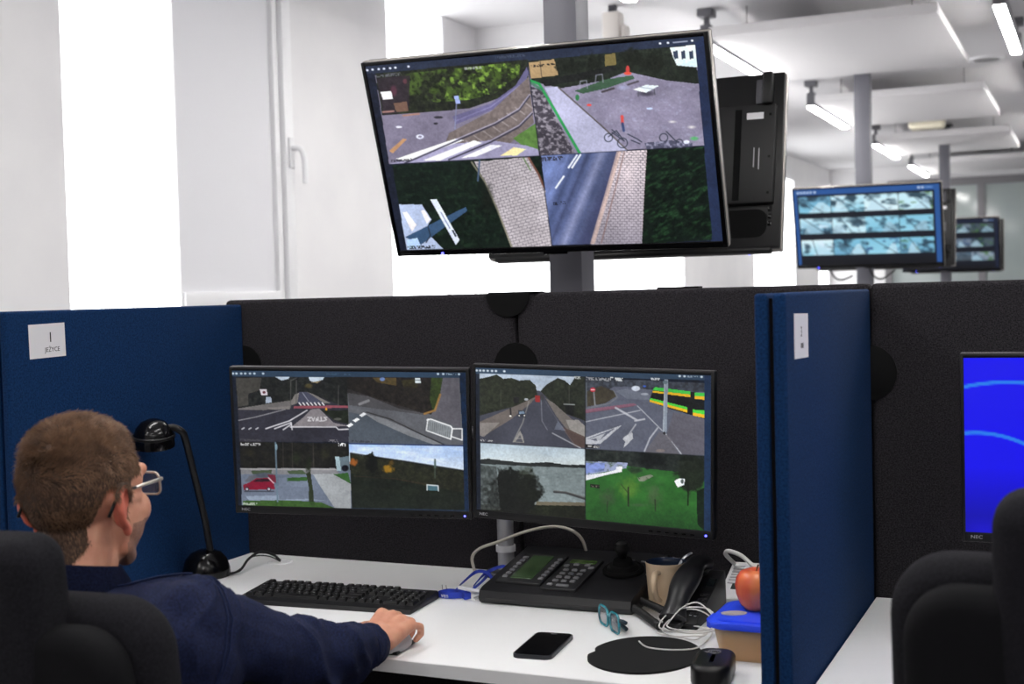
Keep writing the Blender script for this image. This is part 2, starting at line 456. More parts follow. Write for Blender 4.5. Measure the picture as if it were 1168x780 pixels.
def screen_mesh(name, pic, x0, x1, z0, z1, y, parent, gain=1., curve=None):
    if pic.nu > 300:
        dk_ = np.clip((58-pic.c.mean(-1))/36, 0, 1)
        g = (pic.noise(1.5, 1.5, 91, oct=1)-.5)*(.10+.36*dk_)+(pic.noise(4, 4, 92, oct=3)-.5)*(.10+.6*dk_)+(pic.noise(40, 26, 93, oct=2)-.5)*.22
        lum = pic.c.mean(-1, keepdims=True); pic.c = (lum+(pic.c-lum)*.95)*1.07
        pic.c = pic.c*(1+g[..., None])+g[..., None]*8
    nu, nv = pic.nu, pic.nv
    xs, zs = np.meshgrid(np.linspace(x0, x1, nu), np.linspace(z1, z0, nv))
    co = np.stack([xs, np.full_like(xs, y), zs], -1).reshape(-1, 3)
    i = np.arange(nu*nv).reshape(nv, nu)
    q = np.stack([i[:-1, :-1], i[1:, :-1], i[1:, 1:], i[:-1, 1:]], -1).reshape(-1, 4)
    me = bpy.data.meshes.new(name)
    me.vertices.add(len(co)); me.vertices.foreach_set('co', co.ravel())
    me.loops.add(q.size); me.loops.foreach_set('vertex_index', q.ravel())
    me.polygons.add(len(q)); me.polygons.foreach_set('loop_start', np.arange(0, q.size, 4)); me.polygons.foreach_set('loop_total', np.full(len(q), 4))
    me.update(calc_edges=True)
    at = me.color_attributes.new('picture', 'FLOAT_COLOR', 'POINT')
    c = np.clip(pic.c, 0, 255)/255.
    c = np.where(c <= .04045, c/12.92, ((c+.055)/1.055)**2.4)
    rgba = np.ones((nu*nv, 4), np.float32); rgba[:, :3] = c.reshape(-1, 3)
    at.data.foreach_set('color', rgba.ravel())
    key = 'display_%.2f' % gain
    if key not in _mats:
        m = bpy.data.materials.new(key); m.use_nodes = True; nt = m.node_tree; b = nt.nodes['Principled BSDF']
        a = nt.nodes.new('ShaderNodeAttribute'); a.attribute_name = 'picture'
        nt.links.new(a.outputs['Color'], b.inputs['Emission Color']); b.inputs['Emission Strength'].default_value = SCREEN*gain
        b.inputs['Base Color'].default_value = (.008, .008, .009, 1); b.inputs['Roughness'].default_value = .35
        b.inputs['Specular IOR Level'].default_value = .25
        _mats[key] = m
    return link(name, me, _mats[key], parent)

def icons(p, pts, col=(225, 228, 232)):
    for k, (x, y) in enumerate(pts):
        p.ell(x, y, 1.9, 1.6, col, .9, .5)

# ---- large hanging screen: four street cameras
def pic_tv1():
    """four street cameras"""
    p = Pic([(416.8, 76.3), (802.3, 41.7), (824.3, 274.4), (456.8, 285.0)], 560, 320, (24, 29, 42))
    N = p.noise
    p.poly([(416, 76), (803, 41), (804, 53), (418, 89)], (36, 44, 60))
    p.poly([(416, 84), (428, 84), (466, 286), (456, 286)], (22, 27, 40))
    p.poly([(792, 50), (804, 41), (826, 276), (811, 276)], (32, 43, 68))
    # upper left: tram tracks beside trees
    q = p.pm([(428, 86), (601, 70), (615, 178), (444, 187)])
    p.put(q, (118, 112, 126)); n1 = N(9, 6, 1); n2 = N(3, 3, 2)
    p.put(q*(n1-.35), (90, 84, 98), .6)
    p.poly([(428, 84), (602, 68), (603, 92), (570, 112), (535, 124), (500, 127), (436, 132)], (24, 26, 22), tex=n2*1.3-.3, tcol=(50, 58, 36))
    lv = p.pm([(462, 84), (594, 71), (592, 86), (566, 106), (535, 114), (500, 117), (466, 112)]); p.put(lv*np.clip((N(9, 8, 4)-.36)*4, 0, 1), (70, 92, 36), .9); p.put(lv*np.clip((N(5, 5, 5)-.5)*5, 0, 1)*np.clip((p.X-480)/40, 0, 1), (128, 166, 60), .9); p.put(lv*np.clip((N(3, 3, 6)-.55)*6, 0, 1), (22, 30, 16), .7)
    p.poly([(430, 90), (468, 86), (466, 126), (438, 132)], (44, 36, 42), .85)
    p.ell(449, 104, 5, 8, (92, 50, 62), .7, .5); p.ell(462, 93, 3, 4, (110, 60, 66), .7, .5)
    p.poly([(434, 105.5), (446, 104), (448, 113), (437, 114)], (214, 214, 232))
    p.poly([(449, 118), (464, 116), (466, 127), (452, 128)], (118, 88, 68), .8); p.line([(437, 128), (449, 127)], 2, (150, 110, 100)); p.line([(460, 132), (478, 130)], 2, (150, 112, 96))
    p.poly([(516, 133), (560, 118), (588, 98), (601, 77), (603, 84), (596, 102), (565, 124), (520, 142)], (96, 92, 124), .9)
    p.line([(520, 138), (560, 122), (592, 98)], 1.2, (140, 135, 170), .6)
    p.poly([(512, 152), (560, 127), (603, 88), (609, 140), (580, 165), (505, 172)], (88, 78, 70), .9, tex=n2, tcol=(128, 116, 106))
    for k in range(9):
        t = k/8; x = 600-t*75; y = 118+t*42+8*math.sin(t*1.5)
        p.line([(x-3, y-2), (x+8, y+6)], 1.6, (165, 155, 148), .55)
    p.poly([(585, 158), (612, 140), (614, 172), (596, 166)], (70, 108, 42), .9, tex=n2, tcol=(96, 140, 58))
    p.poly([(444, 187), (505, 165), (560, 160), (600, 166), (613, 170), (614.5, 177.5)], (150, 146, 168))
    for a in ([(452, 181), (520, 158), (529, 160), (463, 184)], [(482, 183), (541, 160), (550, 163), (502, 183)], [(526, 180), (560, 165), (573, 166), (542, 179)]):
        p.poly(a, (238, 238, 242))
    p.poly([(570, 178), (586, 168), (600, 170), (590, 177)], (244, 226, 158))
    p.line([(604, 110), (592, 126), (565, 142), (520, 161), (462, 186)], 1.8, (52, 50, 62), clip=q); p.line([(604, 108), (592, 124), (565, 140), (520, 159)], .8, (170, 166, 184), clip=q)
    p.line([(607, 130), (592, 145), (560, 162), (512, 182)], 1.8, (52, 50, 62), clip=q); p.line([(607, 128), (592, 143), (560, 160)], .8, (170, 166, 184), clip=q)
    p.poly([(444, 172), (460, 158), (464, 159), (448, 175)], (178, 134, 92)); p.ell(455, 145, 4, 1.5, (205, 205, 218)); p.ell(479, 156, 5, 3, (210, 212, 226)); p.ell(479, 156, 2.5, 1.3, (128, 122, 136))
    p.ell(500, 134, 6, 1.8, (50, 48, 54)); p.ell(497, 141, 3, 1.5, (46, 44, 50))
    p.line([(521, 112), (519, 147)], 1.2, (120, 124, 150)); p.poly([(518, 110), (523, 109), (525, 118), (520, 119)], (150, 165, 205))
    p.scribble(428, 87.5, 458, 84.5, 3, (120, 120, 128), 3, .6); p.scribble(530, 79, 550, 77, 3, (190, 192, 190), 5, .7)
    p.scribble(446, 184, 470, 182, 3, (30, 28, 34), 8)
    # upper right: playground and bicycles
    q = p.pm([(602, 70), (793, 52), (803, 166), (615, 177)])
    p.put(q, (128, 122, 138)); p.put(q*(N(14, 5, 6)-.35), (152, 147, 160), .8); p.put(q*np.clip(N(4, 3, 7)-.6, 0, 1)*2, (175, 180, 200), .6)
    p.poly([(602, 70), (793, 51), (796, 96), (760, 92), (715, 82), (690, 92), (640, 101), (606, 93)], (26, 31, 25), tex=n2*1.2-.3, tcol=(46, 54, 40))
    p.poly([(603, 72), (632, 68), (637, 86), (606, 90)], (160, 134, 92)); p.line([(616, 70), (618, 88)], .8, (70, 60, 48))
    p.poly([(690, 63), (702, 61), (703, 74), (690, 76)], (150, 130, 70), .7)
    for x, y, rx, ry in ((648, 76, 16, 9), (678, 72, 10, 10), (722, 66, 16, 12), (745, 72, 14, 12)):
        p.ell(x, y, rx, ry, (25, 29, 22), .95, .3, N(5, 5, 9))
    p.poly([(616, 92), (660, 84), (700, 75), (704, 80), (660, 92), (622, 99)], (26, 28, 26))
    p.poly([(764, 55), (793, 51.5), (795, 77), (772, 75), (768, 66)], (206, 226, 236))
    for x in (768, 776.5, 786): p.poly([(x, 59), (x+4.5, 58), (x+5.5, 67), (x+1, 68)], (48, 58, 74))
    p.poly([(772, 77), (795, 78), (797, 96), (770, 91)], (28, 34, 26), .9)
    p.poly([(655, 104), (690, 91), (722, 86), (724, 90), (692, 101), (665, 107)], (58, 86, 62))
    for x, y in ((665, 98), (683, 91)): p.line([(x-4, y+4), (x-3, y-5), (x+4, y-6), (x+5, y+3)], 1, (150, 150, 160), .8)
    p.ell(716, 80, 2.5, 5.5, (196, 62, 56), .9); p.ell(716, 84, 5, 2.2, (210, 70, 50), .9)
    p.line([(687, 105), (700, 101)], 2.4, (66, 60, 62)); p.line([(716, 97), (728, 93)], 2, (70, 64, 66))
    p.poly([(621, 100), (636, 99), (716, 172), (660, 175)], (172, 172, 190))
    p.poly([(606, 99), (618, 103), (656, 175), (615, 178)], (62, 58, 64), tex=np.clip((N(3, 2.4, 12)-.45)*4, 0, 1), tcol=(142, 136, 140))
    p.line([(604, 92), (615, 96), (634, 128), (662, 176)], 3, (44, 146, 74), clip=q); p.line([(606, 95), (618, 103)], 3, (60, 110, 80), .8, clip=q)
    p.line([(637, 100), (690, 147), (716, 172)], 1.6, (88, 82, 78), clip=q)
    p.ell(737, 107, 12, 4, (60, 56, 66), .8, .6); p.poly([(722, 102.5), (737, 97), (752, 98), (737, 106)], (226, 236, 236)); p.line([(728, 105), (728, 110)], 1, (70, 70, 74)); p.line([(746, 102), (747, 108)], 1, (70, 70, 74)); p.line([(730, 99.5), (745, 102)], .7, (140, 150, 150))
    p.ell(658.5, 111.5, 2.6, 4, (48, 112, 66)); p.ell(672, 120, 3, 1.6, (222, 70, 60)); p.ell(711, 100, 9, 4, (170, 178, 205), .5, .8)
    p.ell(741, 124, 4, 1.5, (186, 205, 232), .8); p.ell(767, 139, 6, 2, (214, 210, 200), .8, .8); p.ell(789, 145, 6, 2.4, (226, 222, 208), .8, .8)
    p.line([(709.5, 133), (710, 141)], 3.4, (196, 70, 62)); p.line([(710, 141), (711.5, 149)], 3, (52, 66, 100))
    for x, y, r in ((694, 157, 4.6), (710, 163, 5.6), (757, 157, 4.6), (775, 163, 4)): p.ring(x, y, r, 1.1, (38, 44, 52), .9)
    for a in ([(694, 156), (703, 149), (712, 161), (698, 151)], [(698, 148), (706, 155)], [(716, 153), (726, 158), (732, 162)], [(760, 150), (770, 160), (778, 164)], [(720, 160), (730, 164)]): p.line(a, 1.1, (40, 46, 56))
    p.poly([(735, 163), (765, 160), (790, 163), (790, 168), (738, 171)], (60, 62, 78), .8, tex=np.clip((n2-.5)*4, 0, 1), tcol=(150, 150, 168)); p.ell(792, 158, 6, 3, (70, 168, 86), .8, .6); p.ell(783, 162, 4, 2.5, (218, 224, 232), .9)
    p.scribble(606, 76, 634, 73, 2.6, (20, 20, 24), 11)
    # lower left: paving seen from above
    q = p.pm([(447, 188), (617, 178), (629.5, 280), (464, 285)])
    p.put(q, (13, 24, 17)); p.put(q*np.clip((N(4, 3, 20)-.5)*3, 0, 1), (30, 50, 30), .7)
    br = [(541, 184.5), (604, 179), (622, 217), (629.5, 280), (583, 282), (566, 235), (552, 205)]
    m = p.pm(br); p.put(m, (178, 170, 166)); p.put(m*(N(12, 12, 22)-.4), (205, 198, 194), 1.)
    a = math.radians(-14); xx = p.X*math.cos(a)+p.Y*math.sin(a); yy = -p.X*math.sin(a)+p.Y*math.cos(a)
    row = np.floor(yy/3.4); g1 = (np.abs(yy/3.4-row-.5) > .38); g2 = np.abs(((xx+row*3.1)/6.2) % 1-.5) > .43
    p.put(m*(g1 | g2), (112, 106, 108), .75)
    p.line([(538, 185), (553, 207), (567, 238), (584, 282)], 2, (126, 122, 100), .9, clip=q); p.line([(603, 180), (614, 198), (621, 214)], 2.4, (110, 70, 56), .9, clip=q); p.line([(597, 180), (605, 194)], 1.5, (80, 110, 60), .8, clip=q)
    p.ell(556, 225, 9, 22, (24, 26, 20), .6, .8, n2, clip=q)
    p.line([(547, 183), (545, 206)], 1.8, (70, 88, 112), clip=q)
    p.poly([(455, 233), (481, 233), (492, 250), (484, 262), (505, 283), (464, 284.5)], (168, 182, 202), clip=q)
    p.poly([(459, 242), (464, 241), (475, 256), (470, 264)], (236, 230, 220)); p.poly([(480, 240), (484, 239), (491, 250), (487, 255)], (236, 230, 220))
    p.poly([(462, 270), (500, 251), (531, 236), (533, 240), (508, 258), (480, 279)], (52, 78, 104), clip=q); p.poly([(464, 273), (476, 271), (480, 280), (465, 284)], (176, 204, 236), clip=q)
    p.poly([(490.5, 227), (498, 227), (524, 273), (520, 279)], (208, 216, 236)); p.line([(503, 242), (513, 260)], .8, (90, 100, 120)); p.poly([(515, 262), (517, 262), (521, 269), (519, 270)], (40, 48, 60))
    p.line([(488, 258), (491, 268), (486, 276)], 1.2, (30, 36, 44)); p.scribble(465, 282, 496, 281, 3.4, (12, 14, 18), 21, .9)
    # lower right: road, paved walk, grass
    q = p.pm([(617, 177), (803, 167), (812.5, 273), (629.5, 279)])
    d = (p.X-700)+(p.Y-225)*.42
    g = np.clip((d+85)/90, 0, 1)[..., None]
    p.put(q, (116, 134, 180)*(1-g)+np.array((52, 56, 76))*g); p.put(q*(N(26, 8, 30, rot=-64)-.4), (60, 68, 96), 1.1)
    def band(off, wd, col, al):
        p.put(q*np.clip(1-np.abs(d-off)/wd, 0, 1), col, al)
    band(-62, 10, (48, 58, 86), .7); band(-35, 9, (160, 164, 188), .55); band(-50, 5, (44, 50, 74), .6); band(-12, 9, (58, 62, 90), .8)
    for a in ([(658, 177), (648.5, 191)], [(662, 176.5), (652.5, 191)], [(643, 201), (634, 214)]): p.line(a, 2, (226, 232, 246), clip=q)
    wk = [(706, 173), (738, 170.5), (736, 215), (732, 278), (674, 280)]
    m = p.pm(wk); sh = np.clip((p.Y-175)/100, 0, 1)[..., None]
    p.put(m, np.array((214, 200, 194))*(1-sh)+np.array((142, 136, 140))*sh)
    row = np.floor(p.Y/2.9); p.put(m*((np.abs(p.Y/2.9-row-.5) > .36) | (np.abs(((p.X+row*2.6)/5.2) % 1-.5) > .40)), (96, 90, 94), .62)
    p.line([(706, 173), (692, 222), (675, 280)], 5, (196, 168, 150), .75, clip=q); p.line([(712, 173), (700, 222), (685, 280)], 1.6, (120, 90, 80), .6, clip=q)
    p.ell(716, 200, 10, 26, (226, 208, 200), .35, .9, clip=m); p.line([(738, 171), (736, 215), (733, 262)], 2.5, (170, 158, 152), .6, clip=q)
    gr = [(738, 170.5), (803, 167), (812.5, 273), (732, 278), (735, 215)]
    m = p.pm(gr); p.put(m, (10, 20, 14)); p.put(m*np.clip((N(7, 2.6, 33, rot=-30)-.48)*3.4, 0, 1), (34, 66, 36), .8)
    p.scribble(631, 232, 645, 231, 3.4, (26, 28, 40), 23, .9); p.scribble(616, 182, 642, 180, 5, (40, 38, 44), 25, .8)
    p.line([(601.5, 70), (629.5, 280)], .8, (20, 22, 30)); p.line([(444, 187.5), (803, 166.7)], .8, (24, 26, 34), .7)
    icons(p, [(419, 80.5), (425, 79.8), (432, 79.3), (438, 78.8), (445, 78.2), (451, 77.6), (466, 76.3)])
    icons(p, [(762, 49.3), (789.5, 46.8), (753, 50)]); p.line([(768, 49), (784, 47.5)], .9, (190, 195, 205)); p.scribble(565, 66, 600, 63, 3, (70, 78, 92), 40, .7)
    p.c = p.c*np.array((1.06, 1.06, 1.12))
    return p

# ---- left desk monitor
def pic_left():
    p = Pic([(264.5, 422.7), (530.9, 424.9), (534.7, 583.6), (271.8, 576.2)], 420, 250, (18, 25, 38))
    N = p.noise; n2 = N(3, 3, 2)
    p.poly([(264, 422), (532, 424), (532, 431), (264, 429.5)], (40, 60, 82))
    p.poly([(524, 425), (532, 425), (536, 585), (528, 585)], (16, 36, 62))
    # crossing with a fire lane
    q = p.pm([(269, 430), (396, 430), (398, 504), (273, 504)])
    p.put(q, (44, 44, 54)); p.put(q*(N(20, 6, 3)-.4), (58, 58, 70), .8)
    p.poly([(269, 429), (397, 429), (397, 466), (352, 448), (340, 448), (334, 458), (270, 466)], (20, 22, 24), tex=n2*1.4-.4, tcol=(46, 50, 44), clip=q)
    p.poly([(269, 431), (298, 431), (296, 445), (283, 449), (283, 462), (271, 464)], (82, 80, 74), .85, tex=n2, tcol=(52, 50, 48))
    p.poly([(296, 444), (304, 444), (305, 451), (298, 451)], (200, 192, 200)); p.ell(301, 447.5, 2, 1.8, (90, 40, 50)); p.poly([(303, 453), (309, 452.5), (309.5, 459), (303, 460)], (160, 172, 190))
    p.poly([(314, 430), (330, 430), (329, 432), (321, 434)], (176, 190, 205)); p.poly([(352, 430), (370, 430), (368, 433), (358, 436), (353, 434)], (186, 200, 214)); p.poly([(354, 436), (366, 434), (362, 437)], (170, 150, 110), .7)
    p.ell(352, 440, 6, 3.5, (96, 84, 44), .7, .6)
    p.poly([(341, 447), (350, 447), (370, 460), (338, 460)], (66, 68, 86)); p.line([(345, 448), (352, 458)], .8, (150, 152, 164)); p.poly([(350, 447), (356, 449), (377, 460), (370, 460)], (116, 112, 108)); p.poly([(336, 450), (341, 448), (339, 460), (329, 463)], (120, 116, 112))
    p.poly([(271, 466), (335, 456), (332, 463), (300, 468), (272, 467)], (112, 108, 106), .85); p.poly([(305, 465), (332, 463), (330, 467), (308, 467)], (120, 116, 114))
    for k in range(7): p.line([(341+k*4.4, 459.5), (343+k*4.4, 462)], 1.4, (226, 224, 226))
    p.poly([(335, 463), (398, 462.5), (398, 465), (335, 466)], (150, 76, 88), .9); p.ell(372, 467.5, 1.4, 3, (214, 150, 34))
    p.poly([(355, 467), (364, 466), (380, 482), (398, 486), (332, 487), (346, 476)], (132, 126, 130), .95); p.poly([(366, 468), (398, 468), (398, 484), (382, 480)], (28, 34, 26)); p.ell(385, 478, 5, 1.6, (96, 96, 92), .8)
    for k, gl in enumerate('STRAZ'):
        x = 371-k*4.6; y = 478
        p.line({'S': [(x+1.6, y-2), (x-1.4, y-1.8), (x+1.2, y+.6), (x-1.8, y+2)], 'T': [(x-2, y+2.2), (x+2, y+2), (x, y+2), (x-.4, y-2.2)], 'R': [(x+1, y+2), (x+1, y-2.2), (x-1.4, y+.2), (x+.8, y+.6), (x-1.6, y+2)],
                'A': [(x-1.8, y-2), (x, y+2.2), (x+1.6, y-2), (x+1, y-.2), (x-1, y-.2)], 'Z': [(x-1.8, y-2), (x+1.8, y-2), (x-1.6, y+2), (x+1.8, y+2)]}[gl], .8, (226, 224, 228))
    for a in ([(303, 489), (330, 480), (350, 468)], [(313, 489), (332, 482)], [(323, 490), (332, 484)], [(331, 487), (382, 487)], [(332, 483), (333, 490)], [(383, 487), (386, 490), (397, 489.5)]): p.line(a, 1.3, (210, 208, 214))
    p.line([(272, 479.5), (290, 476), (325, 467)], .9, (150, 148, 152))
    for x in (277, 285, 293): p.line([(x-1.2, 489.5), (x+1.2, 488)], 1.2, (200, 200, 206))
    for x, y0, y1 in ((331.5, 433, 465), (338, 434, 460), (386, 440, 463)): p.line([(x, y0), (x-.3, y1)], .9, (86, 86, 84), .9)
    p.line([(332, 434), (338, 431)], .8, (90, 90, 90)); p.scribble(374, 502.5, 387, 503, 3, (130, 126, 130), 7, .7); p.scribble(274, 502, 298, 502, 2, (90, 88, 92), 9, .6)
    # wet street with a barrier
    q = p.pm([(396, 430), (524, 431), (528, 508), (398, 506)])
    p.put(q, (88, 90, 96)); p.put(q*(N(30, 10, 11, rot=25)-.35), (112, 114, 120), .9)
    p.poly([(396, 430), (505, 430), (500, 455), (492, 473), (455, 466), (420, 452), (396, 448)], (26, 24, 24), tex=n2*1.2-.3, tcol=(44, 40, 34), clip=q)
    p.poly([(396, 443), (430, 455), (470, 467), (490, 474), (398, 462)], (60, 58, 60), .6, clip=q)
    p.poly([(425, 431), (452, 431), (452, 440), (430, 436)], (126, 100, 46), .7, tex=n2, tcol=(60, 52, 34)); p.poly([(458, 434), (478, 432), (476, 443), (460, 441)], (70, 66, 34), .7, tex=n2, tcol=(36, 34, 26)); p.ell(436, 432.5, 3.4, 2.4, (96, 120, 170)); p.poly([(473, 431), (479, 431), (480, 437), (473.5, 437)], (206, 216, 220)); p.line([(473, 433.5), (480, 433.5)], .7, (70, 80, 84))
    p.poly([(492, 431), (505, 431), (502, 454), (494, 470), (490, 455)], (34, 50, 26), .9, tex=n2, tcol=(62, 78, 34))
    p.poly([(505, 431), (523, 431), (526, 490), (520, 486), (492, 474), (501, 455)], (82, 80, 88), tex=N(4, 8, 13)*.8, tcol=(104, 102, 110), clip=q)
    p.line([(502, 450), (496, 468), (484, 472)], 2.4, (150, 112, 60), .9)
    p.poly([(398, 470), (430, 476), (480, 495), (510, 507), (398, 507)], (72, 80, 90), .95, clip=q); p.poly([(416, 472), (440, 478), (480, 496), (505, 507), (494, 507), (466, 497), (430, 481)], (128, 130, 134), .85, clip=q); p.line([(418, 470), (445, 478), (480, 495), (506, 507)], 1.1, (44, 42, 42), clip=q)
    for x, y in ((413.5, 473), (406, 479), (399, 485)): p.poly([(x-4, y+.6), (x+1, y-2.6), (x+4.4, y-.8), (x-.8, y+2.6)], (222, 224, 228))
    p.line([(410, 461), (420, 457)], 3, (150, 150, 154), .7)
    p.poly([(488, 478), (516, 487), (514, 501), (486, 491)], (140, 146, 150), .9)
    for k in range(12): p.line([(489+k*2.2, 480+k*.75), (488.4+k*2.2, 490+k*.8)], .6, (84, 88, 92))
    p.line([(487, 479), (491, 478), (514, 486), (516, 489), (514, 501)], 1.4, (232, 234, 236)); p.line([(488, 478), (486, 491), (514, 501)], 1.2, (226, 228, 230)); p.line([(517, 489), (527, 489), (527, 502), (515, 498)], 1.3, (226, 228, 230))
    p.scribble(401, 503, 424, 504, 2.4, (48, 50, 56), 12)
    # car park
    q = p.pm([(273, 504), (399, 506), (401, 580), (276, 577)])
    p.put(q, (102, 112, 130)); p.poly([(272, 503), (399, 505), (400, 536), (273, 536)], (20, 20, 20), tex=n2*1.2-.4, tcol=(40, 40, 30), clip=q)
    for x in (322.5, 333, 357): p.line([(x, 505), (x+.6, 534)], .7, (74, 70, 64), .8)
    p.ell(285, 516, 6, 6, (54, 52, 34), .6, .7); p.ell(371, 518, 7, 8, (48, 50, 32), .6, .7); p.ell(338, 522, 6, 9, (34, 42, 26), .8, .7)
    p.poly([(274, 534), (382, 534), (388, 541), (275, 541)], (126, 126, 130)); p.line([(274, 535), (384, 535.5)], 1.2, (170, 168, 168), .8); p.poly([(286, 537), (310, 536), (309, 541), (288, 541)], (52, 70, 40), .8); p.poly([(327, 537), (345, 536), (350, 541), (330, 541)], (54, 74, 44), .8)
    p.poly([(357, 541), (386, 540), (400, 552), (400, 580), (382, 580), (366, 556)], (152, 156, 160), clip=q); p.poly([(380, 541), (397, 539), (400, 552)], (50, 92, 42))
    p.poly([(327, 545), (351, 544), (350, 548.5), (327, 549)], (48, 86, 40)); p.poly([(318, 545), (328, 544), (328, 549), (352, 549), (352, 555), (318, 555)], (118, 130, 150), .5)
    p.poly([(280, 566), (318, 565), (318, 570), (352, 569), (370, 571), (284, 571)], (150, 164, 184), .6, clip=q)
    p.poly([(277, 571), (330, 570.5), (366, 573), (382, 579.5), (277, 578)], (40, 70, 28), tex=n2, tcol=(64, 96, 44), clip=q)
    p.poly([(382, 521), (387, 521), (389, 537), (384, 537)], (150, 172, 180)); p.poly([(387, 522), (398, 520), (399, 537), (389, 537)], (92, 108, 118)); p.ell(393.5, 534, 4.5, 4, (18, 20, 30), 1, .2)
    p.poly([(279, 549), (284, 543), (302, 539), (314, 541), (316, 550)], (92, 94, 104)); p.ell(300, 542, 12, 3.4, (70, 78, 92), .8, .4)
    p.poly([(277, 553), (285, 550), (292, 545.5), (306, 545), (312, 550), (313.5, 558), (278, 559)], (124, 16, 44)); p.poly([(288, 549.5), (293, 546.5), (306, 546), (309, 549.5)], (48, 22, 34)); p.line([(306, 545), (312, 551)], 1.2, (226, 190, 196)); p.poly([(304, 541), (314, 542), (315, 551), (311, 549)], (120, 22, 44), .8)
    for x in (281.5, 306.5): p.ell(x, 558, 2.8, 2.8, (36, 30, 38), 1, .3); p.ell(x, 558, 1.7, 1.7, (176, 176, 186), 1, .4)
    p.line([(279, 560.5), (312, 560.5)], 1.2, (50, 54, 66))
    p.line([(314, 505), (316.5, 572)], 1.8, (96, 116, 132)); p.ell(315, 510, 1.6, 4, (130, 160, 176), .8); p.poly([(349, 540), (354, 538), (357, 560), (358, 572), (352, 572), (352, 556)], (26, 34, 20), .95, tex=n2, tcol=(44, 54, 30)); p.ell(352, 530, 4, 12, (26, 32, 20), .9, .5, n2)
    p.scribble(274, 506.5, 297, 507, 3, (210, 210, 212), 14); p.scribble(386, 507, 394, 507.5, 3.4, (220, 222, 224), 15, 1); p.scribble(277, 574.5, 293, 575, 3.2, (170, 178, 170), 16)
    # playing field under a cloudy sky
    q = p.pm([(398, 507), (528, 509), (530, 583), (401, 580)])
    g = np.clip((p.Y-507)/28, 0, 1)[..., None]
    p.put(q, np.array((150, 182, 232))*(1-g)+np.array((205, 218, 236))*g); p.put(q*np.clip(N(26, 5, 17, rot=6)-.42, 0, 1)*2, (228, 234, 244), .7)
    p.poly([(399, 517), (414, 520), (424, 516.5), (427, 521), (460, 526), (495, 532), (529, 537), (530, 584), (400, 581)], (27, 29, 22), tex=n2*1.2-.3, tcol=(50, 54, 36), clip=q)
    p.line([(400, 517), (425, 521), (460, 526), (529, 537)], 1.8, (16, 18, 16), .8, clip=q); p.ell(424, 530, 8, 12, (12, 15, 14), .95, .4, n2, clip=q); p.line([(424.5, 516), (424.5, 524)], 1.5, (12, 15, 14))
    p.ell(403, 527, 5, 5, (150, 84, 34), .95, .5, n2, clip=q); p.ell(443, 535, 7, 5, (160, 118, 26), .95, .5, n2, clip=q); p.ell(446, 528, 4, 4, (96, 70, 24), .8, .6, n2, clip=q); p.line([(496, 524), (496, 545)], 1.4, (60, 70, 62)); p.line([(496, 526), (496.3, 533)], 2.4, (80, 100, 96), .7)
    p.poly([(400, 540), (440, 544), (480, 553), (530, 562), (531, 584), (400, 581)], (19, 26, 22), tex=N(30, 4, 19, rot=8), tcol=(28, 34, 24), clip=q)
    p.line([(404, 543), (450, 546), (500, 555)], 1, (60, 46, 34), .7, clip=q)
    p.poly([(487, 553), (499.5, 554), (500, 560), (487, 559)], (70, 104, 116)); p.line([(487, 559), (487, 553), (499.5, 554), (500, 560)], 1.2, (204, 210, 214))
    p.line([(402, 580), (530, 582.5)], 1.2, (28, 52, 84), .9)
    p.line([(398, 506), (528, 508.5)], 1, (20, 40, 110), .9)
    icons(p, [(265.5, 426), (269.5, 426), (275, 426), (279.5, 426), (285, 426), (290, 426), (300, 426)], (200, 212, 224)); icons(p, [(499.5, 426.5), (505.5, 426.5), (523.5, 426.8)], (212, 222, 232)); p.scribble(509, 426.5, 520, 426.6, 1.6, (160, 176, 190), 22); p.scribble(372, 426.5, 402, 427, 2, (78, 104, 130), 23, .5)
    return p

